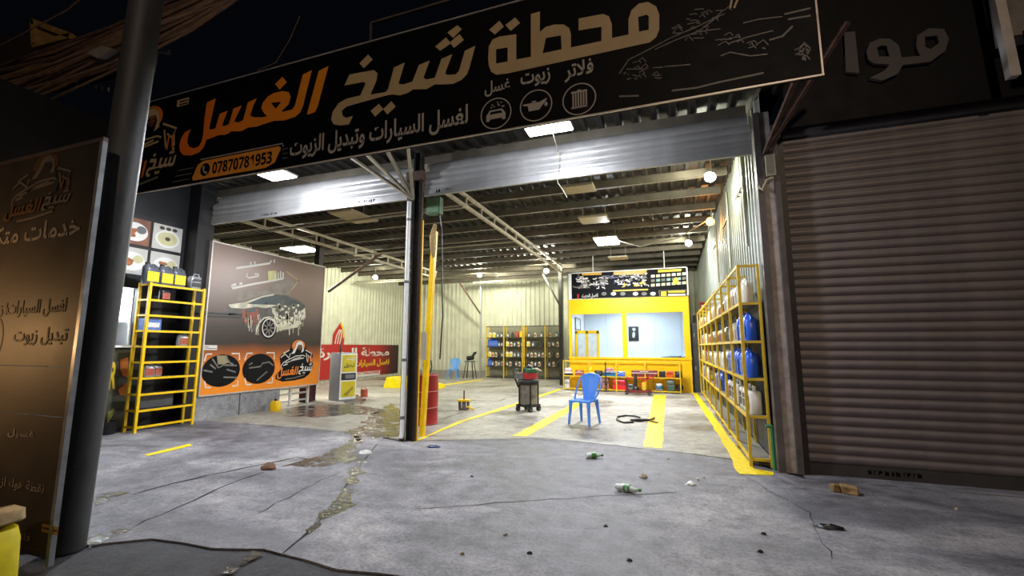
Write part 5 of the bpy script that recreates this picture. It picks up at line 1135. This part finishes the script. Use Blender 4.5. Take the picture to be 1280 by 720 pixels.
# ------------------------------------------------------------------ drum, extinguisher, jack and small things on the floor
bx, by = -4.35, 7.32
t = thing('oil_drum', 'red steel oil drum standing behind the central column', 'drum', (bx, by, 0))
m = MB(); m.lathe((0, 0, 0), [(.28, 0), (.29, .015), (.28, .03), (.28, .29), (.292, .3), (.28, .31), (.28, .58), (.292, .59), (.28, .6), (.28, .86), (.29, .875), (.285, .885), (.27, .87), (0, .87)], 30); m.build('shell', M('drum_red', '#9a201e', .42, .1, var=.15, sc=6), t, False)
for z in (.3, .59): m = MB(); m.lathe((0, 0, z), [(.2925, -.006), (.2945, 0), (.2925, .006)], 30); m.build('hoop_wear', M('worn_pink', '#c98a80', .6), t, False)
m = MB(); m.lathe((-.12, .1, .87), [(.035, 0), (.035, .02)], 10); m.build('bung', GREY, t, False)
m = MB(); a = V((.1, -.27, .42)); m.bar((.13, -.262, .36), (.185, -.225, .58), .012, .012); m.build('scratch', _m['worn_pink'], t, False)
t = thing('fire_extinguisher', 'small red fire extinguisher with black hose standing on the drum', 'fire extinguisher', (bx+.1, by-.08, .872))
m = MB(); m.lathe((0, 0, 0), [(.06, 0), (.065, .02), (.065, .2), (.04, .25), (.02, .27)], 16); m.build('cylinder', M('extinguisher_red', '#c2301c', .35), t, False)
m = MB(); m.box(-.02, .02, -.02, .02, .27, .31); m.bar((-.02, 0, .3), (.09, 0, .33), .018); m.bar((-.02, 0, .32), (.09, 0, .37), .018); m.build('valve', GREY, t, False)
m = MB(); m.tube([(.02, 0, .28), (.11, -.02, .27), (.13, -.02, .16), (.1, -.03, .05)], .012, 8); m.build('hose', BLK, t, False)
m = MB(); m.box(-.04, .04, -.068, -.064, .07, .16); m.build('label', PWHT, t, False)
t = thing('bottle_jack', 'small yellow and rust bottle jack on the hall floor', 'jack', (-4.41, 9.2, 0), .2)
m = MB(); m.box(-.13, .13, -.1, .1, .19, .225); m.build('top_plate', YEL, t, False)
m = MB(); m.box(-.1, .1, -.09, .09, 0, .02); m.build('base_plate', RUST, t, False)
for x in (-.09, .09): m = MB(); m.bar((x, 0, .02), (x*1.1, 0, .19), .04, .1); m.build('side_strut', RUST, t, False)
m = MB(); m.tube([(0, 0, .02), (0, 0, .19)], .045, 12); m.build('ram', GREY, t, False)
m = MB(); m.tube([(0, 0, .225), (0, 0, .42)], .018, 8); m.build('screw', RUST, t, False)
m = MB(); m.bar((.08, -.05, .08), (.26, -.14, .03), .03); m.build('handle_socket', YEL, t, False)
a, b = atZ(484, 484), atZ(553, 485)
t = thing('yellow_ramp', 'bright yellow plastic ramp lying behind the central column', 'ramp', ((a.x+b.x)/2, (a.y+b.y)/2, 0), .12)
m = MB(); L_ = (b-a).length/2; m.add([(-L_, -.35, 0), (L_, -.35, 0), (L_, .35, 0), (-L_, .35, 0), (-L_*.92, -.3, .36), (-L_*.2, -.28, .34), (L_*.94, -.28, .13), (L_*.94, .3, .13), (-L_*.92, .3, .36), (-L_*.2, .3, .34)],
      [(3, 2, 1, 0), (0, 1, 6, 5, 4), (1, 2, 7, 6), (2, 3, 8, 9, 7), (3, 0, 4, 8), (4, 5, 9, 8), (5, 6, 7, 9)]); m.build('shell', M('ramp_yellow', '#f0d80c', .35), t, False)
for x in (-L_*.7, -L_*.4): m = MB(); m.box(x-.03, x+.03, -.27, .27, .35, .375); m.build('rib', _m['ramp_yellow'], t, False)
t = thing('paint_tin', 'small worn paint tin on the floor behind the dispenser cabinet', 'tin', tuple(atZ(455, 496)))
m = MB(); m.lathe((0, 0, 0), [(.1, 0), (.1, .2), (.105, .21), (.09, .21), (0, .2)], 16); m.build('tin', LABR, t, False)
m = MB(); m.tube([(-.1, 0, .17), (-.06, -.05, .27), (.06, -.05, .27), (.1, 0, .17)], .006, 6); m.build('wire_handle', DARK, t, False)
t = thing('pressure_pump', 'black pressure pump on a stand before the cream wall', 'pump', (-8.45, 18.2, 0))
for x, y in ((-.2, -.15), (.2, -.15), (-.2, .15), (.2, .15)): m = MB(); m.bar((x*1.2, y*1.2, 0), (x*.7, y*.7, .75), .035); m.build('leg', DARK, t, False)
m = MB(); m.box(-.2, .2, -.15, .15, .72, .78); m.build('deck', GREY, t, False)
m = MB(); m.tube([(-.14, 0, .88), (.16, 0, .92)], [.1, .1], 14); m.build('motor', BLK, t, False)
m = MB(); m.tube([(.1, 0, .95), (.22, 0, 1.12), (.3, 0, 1.15)], [.05, .07, .03], 10); m.build('hose_head', BLK, t, False)
t = thing('air_hose', 'black air hose coil with brass gun lying on the floor stripe', 'hose', (-.75, 9, 0))
HC = [(792, 529), (780, 529.5), (771, 526), (772, 522), (782, 520.5), (793, 521), (800, 523)]
m = MB(); m.tube([tuple(atZ(x, y))[:2]+(.018,) for x, y in HC], .016, 8); m.build('hose', BLK, t)
m = MB(); m.tube([tuple(atZ(x, y))[:2]+(.03,) for x, y in ((788, 527), (800, 527.3), (812, 527))], [.02, .03, .02], 8); m.build('grip', BLK, t)
m = MB(); m.tube([tuple(atZ(x, y))[:2]+(.03,) for x, y in ((812, 527), (818, 524.5))], .02, 8); m.tube([tuple(atZ(x, y))[:2]+(.02,) for x, y in ((812, 527), (822, 529.5))], .015, 8); m.build('gun', M('brass_dull', '#7d6a3a', .5, .5), t)
def crushed(label, px, rz, body, cap, L_=.2):
    p = atZ(*px); t = thing('crushed_bottle', label, 'bottle', (p.x, p.y, 0), rz); rr = random.Random(int(px[0]))
    m = MB(); m.tube([(-L_/2+L_*k/6, rr.uniform(-.012, .012), .036+rr.uniform(-.006, .006)) for k in range(7)], [.025, .034, .03, .036, .028, .024, .012], 10); m.build('body', body, t, False)
    m = MB(); m.tube([(L_/2, 0, .036), (L_/2+.025, 0, .036)], .016, 8); m.build('cap', cap, t, False)
    m = MB(); m.tube([(-.03, 0, .037), (.03, 0, .037)], [.0385, .037], 10, False); m.build('label', cap, t, False)
CLR = M('bottle_pet', '#cfd6cf', .2, var=.2, sc=20); CAPG = M('cap_green', '#4f8a3c', .4, var=.3, sc=20)
crushed('crushed green-labelled bottle nearest to the blue chair', (742, 573), .5, CLR, CAPG); crushed('crushed white and green bottle further out on the forecourt crack', (784, 615), -.2, CLR, CAPG, .22)
def rag(name, label, cat, px, sx, sy, h, mat, seed):
    p = atZ(*px); rr = random.Random(seed); m = MB(); n = 10
    m.lathe((0, 0, 0), [(1, 0), (.95, .4), (.6, .9), (0, 1)], n); m.xf(lambda q: V((q.x*sx*(1+rr.uniform(-.3, .3)), q.y*sy*(1+rr.uniform(-.3, .3)), q.z*h*(1+rr.uniform(-.3, .3)))))
    o = m.build(name, mat); o.location = (p.x, p.y, 0); tag(o, label, cat)
rag('stone', 'beige stone lying beyond the white crushed bottle', 'stone', (805, 597), .05, .04, .035, M('stone_beige', '#a89a86', .9, var=.3), 1)
rag('paper_ball', 'crumpled white paper on the concrete before the long rack', 'paper', (864, 606), .05, .04, .03, PWHT, 2)
rag('paper_ball', 'tiny crumpled white paper at the foot of the rack corner', 'paper', (872, 600), .02, .02, .02, PWHT, 3)
rag('dark_rag', 'dark wet rag on the forecourt before the closed shutter', 'rag', (1038, 660), .1, .05, .025, BLK, 4)
rag('blue_wrapper', 'crumpled blue wrapper beside the central column', 'wrapper', (541, 559), .1, .05, .03, M('wrapper_blue', '#39406a', .4, var=.5, sc=30), 5)
rag('foam_blob', 'white foam blob on the floor before the column', 'foam', (457, 566), .09, .06, .03, M('foam_white', '#d5d2cc', .8), 6)
rag('clod', 'brown clod of dirt in the wet gutter', 'clod', (336, 586), .1, .07, .06, M('clod_brown', '#7b5c44', .9, var=.3), 7)
PEB = ['tiny pebble beside the floor crack, out past the white bottle', 'tiny pebble in the middle of the forecourt, furthest towards the street', 'tiny pebble by the street edge, darker of two close together', 'tiny pebble at the closed shutter, past the broken bricks', 'tiny pebble between the dark rag and the street', 'tiny pebble on the street side, paler of a pair', 'tiny pebble next to the street, under the bottle with white wrap', 'tiny pebble beside the white paper ball near the rack', 'tiny pebble before the rack corner on open concrete', 'tiny pebble at the hall floor joint near the stripe', 'tiny pebble beside the drum, inside the floor joint']
for k, q in enumerate(((757, 658), (632, 669), (662, 692), (1196, 637), (950, 690), (578, 693), (787, 701), (880, 598), (955, 668), (835, 574), (590, 596))):
    rag('pebble', PEB[k], 'pebble', q, .018, .014, .014, BLK if k % 2 == 0 else M('stone_beige'), 20+k)
for o in list(C.objects):
    if o.name.startswith('pebble'): o['group'] = 'pebbles on the forecourt'
BRK = M('broken_block', '#9b7d52', .9, var=.45, sc=12, bump=.5, bsc=40)
def block(label, px, rz, a, b, h, seed):
    p = atZ(*px); rr = random.Random(seed); m = MB(); m.box(-a, a, -b, b, 0, h)
    bmv = [V(v) for v in m.v]; m.xf(lambda q: V((q.x+rr.uniform(-.015, .015), q.y+rr.uniform(-.012, .012), q.z if q.z < .001 else q.z+rr.uniform(-.02, .01)))); o = m.build('broken_brick', BRK); o.location = (p.x, p.y, 0); o.rotation_euler = (0, 0, rz)
    bv = o.modifiers.new('edge', 'BEVEL'); bv.width = .008; bv.segments = 1; tag(o, label, 'brick')
block('broken tan brick piece by the closed shutter, pale end up', (1047, 614), .25, .05, .045, .075, 1); block('darker broken brick piece beside the pale one at the shutter', (1062, 617), -.2, .075, .05, .075, 2)

# ------------------------------------------------------------------ lamps
LEDW = M('led_white', '#f4f8ff', emit=16); LEDN = M('led_neutral', '#fdfcf2', emit=14); FLW = M('flood_white', '#f7fff0', emit=30); FLO = M('flood_orange', '#ff9a3c', emit=16); OFFP = M('panel_off', '#b0a07a', .5, var=.1)
def panel_lamp(label, x, y, z, sx, sy, on, energy=0, col=COOL, rods=.42, aim=(0, 0)):
    t = thing('panel_lamp', label, 'lamp', (x, y, z))
    m = MB(); m.box(-sx/2, sx/2, -sy/2, sy/2, .012, .04); m.build('housing', WHT if on else BEIGE, t, False)
    m = MB(); m.box(-sx/2+.015, sx/2-.015, -sy/2+.015, sy/2-.015, 0, .012); m.build('diffuser', on or OFFP, t, False)
    for s in (-1, 1): m = MB(); m.tube([(s*sx*.4, 0, .04), (s*sx*.4, 0, .04+rods)], .008, 6); m.build('hanger_rod', PIPE, t, False)
    if on:
        light('AREA', 'panel_light', (x, y, z-.01), (x+aim[0], y+aim[1], 0), energy, col, sx*.9, sy*.9)
        light('POINT', 'panel_glow', (x, y, z-.07), (x, y, 0), energy*.6, col, .06)
panel_lamp('lit flood panel hanging under the storefront sign before the yellow booth bay', -1.3, 5.03, 4.08, .58, .24, LEDW, 135, COOL, .5, (0, -1))
panel_lamp('lit flood panel hanging under the storefront sign by the phone number', -5.75, 5.04, 4.08, .52, .36, LEDW, 215, COOL, .5, (0, -1))
panel_lamp('lit square panel lamp in the middle of the yellow booth bay', -1.46, 11.65, 4.18, .6, .9, LEDW, 300, COOL, .42)
panel_lamp('unlit square panel lamp just behind the rolled shutter', -1.4, 7.52, 4.18, .54, .42, None)
panel_lamp('unlit square panel lamp second from the rolled shutter', -1.46, 9.55, 4.18, .62, .55, None)
panel_lamp('unlit square panel lamp last before the price banner', -1.42, 14.1, 4.18, .58, .5, None)
panel_lamp('unlit square panel lamp in the car poster bay', -6.35, 7.6, 4.18, .62, .9, None)
panel_lamp('lit square panel lamp behind the car poster', -9.95, 9.75, 4.18, .9, .7, LEDW, 190, NEUT, .42)
def flood(label, p, e, mat=None, col=GRNW, r=.1, aim=(0, -1, -.6), rod=0):
    t = thing('flood_lamp', label, 'lamp', p); a = V(aim).normalized()
    m = MB(); m.tube([tuple(-a*.1), tuple(-a*.02)], [.05, r], 16); m.build('housing', GREY, t, False)
    m = MB(); m.tube([tuple(-a*.02), tuple(a*.03), tuple(a*.06)], [r*.95, r*.8, r*.3], 16); m.build('lens', mat or FLW, t, False)
    m = MB(); top = 4.63-p[2]; m.tube([tuple(-a*.08), (-a.x*.08, -a.y*.08, top)], .012, 6); m.build('bracket', PIPE, t, False)
    light('POINT', 'flood_light', tuple(V(p)+a*.17), (0, 0, 0), e, col, .08)
flood('bright white flood lamp high beside the side wall over the rack', (.78, 8.0, 4.3), 90, aim=(-.35, -.5, -.8))
flood('glowing orange flood lamp on the side wall above the rack', (.98, 10.6, 4.2), 16, FLO, (1, .45, .12), aim=(-.5, -.7, -.5))
flood('white flood lamp on the side wall near the price banner', (.64, 13.4, 4.36), 90, aim=(-.4, -.6, -.7))
flood('white flood lamp over the back rack, nearer the drum side', (-7.5, 17.0, 4.4), 270, aim=(.2, -.6, -.7))
flood('white flood lamp on the truss end above the back rack', (-4.3, 16.0, 4.25), 330, aim=(.1, -.8, -.5))
flood('white flood lamp on the left hall side above the red banner', (-11.0, 14.6, 4.15), 120, aim=(.3, -.6, -.7))
m = MB(); m.tube([(.95, 10.6, 4.25), (.3, 10.9, 3.95), (-.6, 11.3, 3.9), (-1.3, 11.5, 4.2)], .012, 6); tag(m.build('slack_cable', PIPE), 'slack pale cable sagging from orange lamp to the lit panel', 'cable')
m = MB(); m.tube([(-1.28, 5.1, 4.11), tuple(atY(698, 190, 5.8)), tuple(atY(697, 228, 5.87)), tuple(atY(704, 238, 5.87)), tuple(atY(709, 247, 5.87))], .006, 6); tag(m.build('dangling_cable', PIPE), 'thin cable dangling in front of the rolled shutter below the lit panel', 'cable')

# ------------------------------------------------------------------ cables and awning overhead at the street edge
CBL = M('cable_brown', '#7a5e48', .7, var=.3)
t = thing('cable_bundle', 'thick bundle of sagging brown cables overhead across the street edge', 'cables', (-9, 4, 6.5))
rr = random.Random(5)
for k in range(15):
    o_ = k*5.2+rr.uniform(-3, 3); rd = rr.choice((.014, .02, .028, .04))
    pts = [(x, y+o_*q+rr.uniform(-4, 4)) for x, y, q in ((-160, 128, .9), (0, 78, .95), (70, 56, .85), (140, 30, .8), (240, -8, .6), (340, -60, .45))]
    m = MB(); m.tube([tuple(atY(x, y, 3.9+.012*k)) for x, y in pts], rd, 7); m.build('cable', CBL if k % 3 else RUST, t)
for lb, pts, rd in (('single thin cable running up over the thick column to the sign top', [(-20, 108), (60, 82), (180, 36), (300, -5)], .008), ('thin cable crossing behind the triangular bracket', [(-10, 62), (40, 36), (85, 12), (110, -10)], .01), ('short slack cable hanging in the dark above the orange lettering', [(375, 20), (362, 50), (345, 78), (322, 88)], .006)):
    m = MB(); m.tube([tuple(atY(x, y, 3.6 if 'slack' not in lb else 4.55)) for x, y in pts], rd, 6); tag(m.build('loose_cable', CBL), lb, 'cable')
t = thing('triangle_bracket', 'small yellowish triangular wooden bracket above the cable bundle', 'bracket', tuple(atY(50, 45, 4.15)))
WD = M('wood_tan', '#9a7a3e', .7, var=.3, sc=12); tri = [atY(x, y, 4.15) for x, y in ((43, 28), (45, 58), (90, 46))]
for a, b in ((0, 1), (0, 2), (1, 2)): m = MB(); m.bar(tri[a], tri[b], .09, .1); m.build('rail', WD, t)
m = MB(); m.flat([p+V((0, .03, 0)) for p in tri], depth=(0, .01, 0)); m.build('plate', WD, t)
t = thing('awning_frame', 'dark brown awning frame of a stall behind the notice board', 'awning', tuple(atY(20, 150, 4.5)))
AW = M('awning_brown', '#2c211c', .8, var=.3)
m = MB(); m.flat([tuple(atY(x, y, 4.5)) for x, y in ((-120, 130), (40, 116), (42, 240), (-120, 260))], depth=(0, .15, 0)); m.build('side_panel', AW, t)
m = MB(); m.flat([tuple(atY(x, y, 4.5)) for x, y in ((-120, 40), (158, 48), (152, 88), (42, 114), (-120, 132))], depth=(0, .15, 0)); m.build('valance', AW, t)
m = MB(); m.bar(atY(41, 114, 4.45), atY(42, 240, 4.45), .06); m.build('pole', RUST, t)
m = MB(); m.bar(atY(155, 60, 4.45), atY(149, 200, 4.45), .05); m.build('pole', RUST, t)
m = MB()
for k in range(8): a = atY(80+k*8, 98+k*2.2-(k*.6), 4.44); m.bar(a, a+V((.01, 0, -.09)), .02)
m.build('hook', GAL, t)
m = MB(); m.flat([tuple(atY(x, y, 3.9)) for x, y in ((108, 66), (126, 57), (139, 62), (122, 73))], depth=(0, .12, .05)); m.build('shade', M('shade_pale', '#8d8680', .6), t)
t = thing('spot_fixture', 'small unlit spot fixture on an arm beside the sign end', 'lamp', tuple(atY(200, 62, 4.4)))
m = MB(); m.bar(atY(182, 135, 4.6)+V((0, 0, -.2)), atY(198, 63, 4.4), .025); m.build('arm', GREY, t)
m = MB(); m.bar(atY(194, 62, 4.4), atY(212, 65, 4.4), .07); m.build('head', GREY, t)
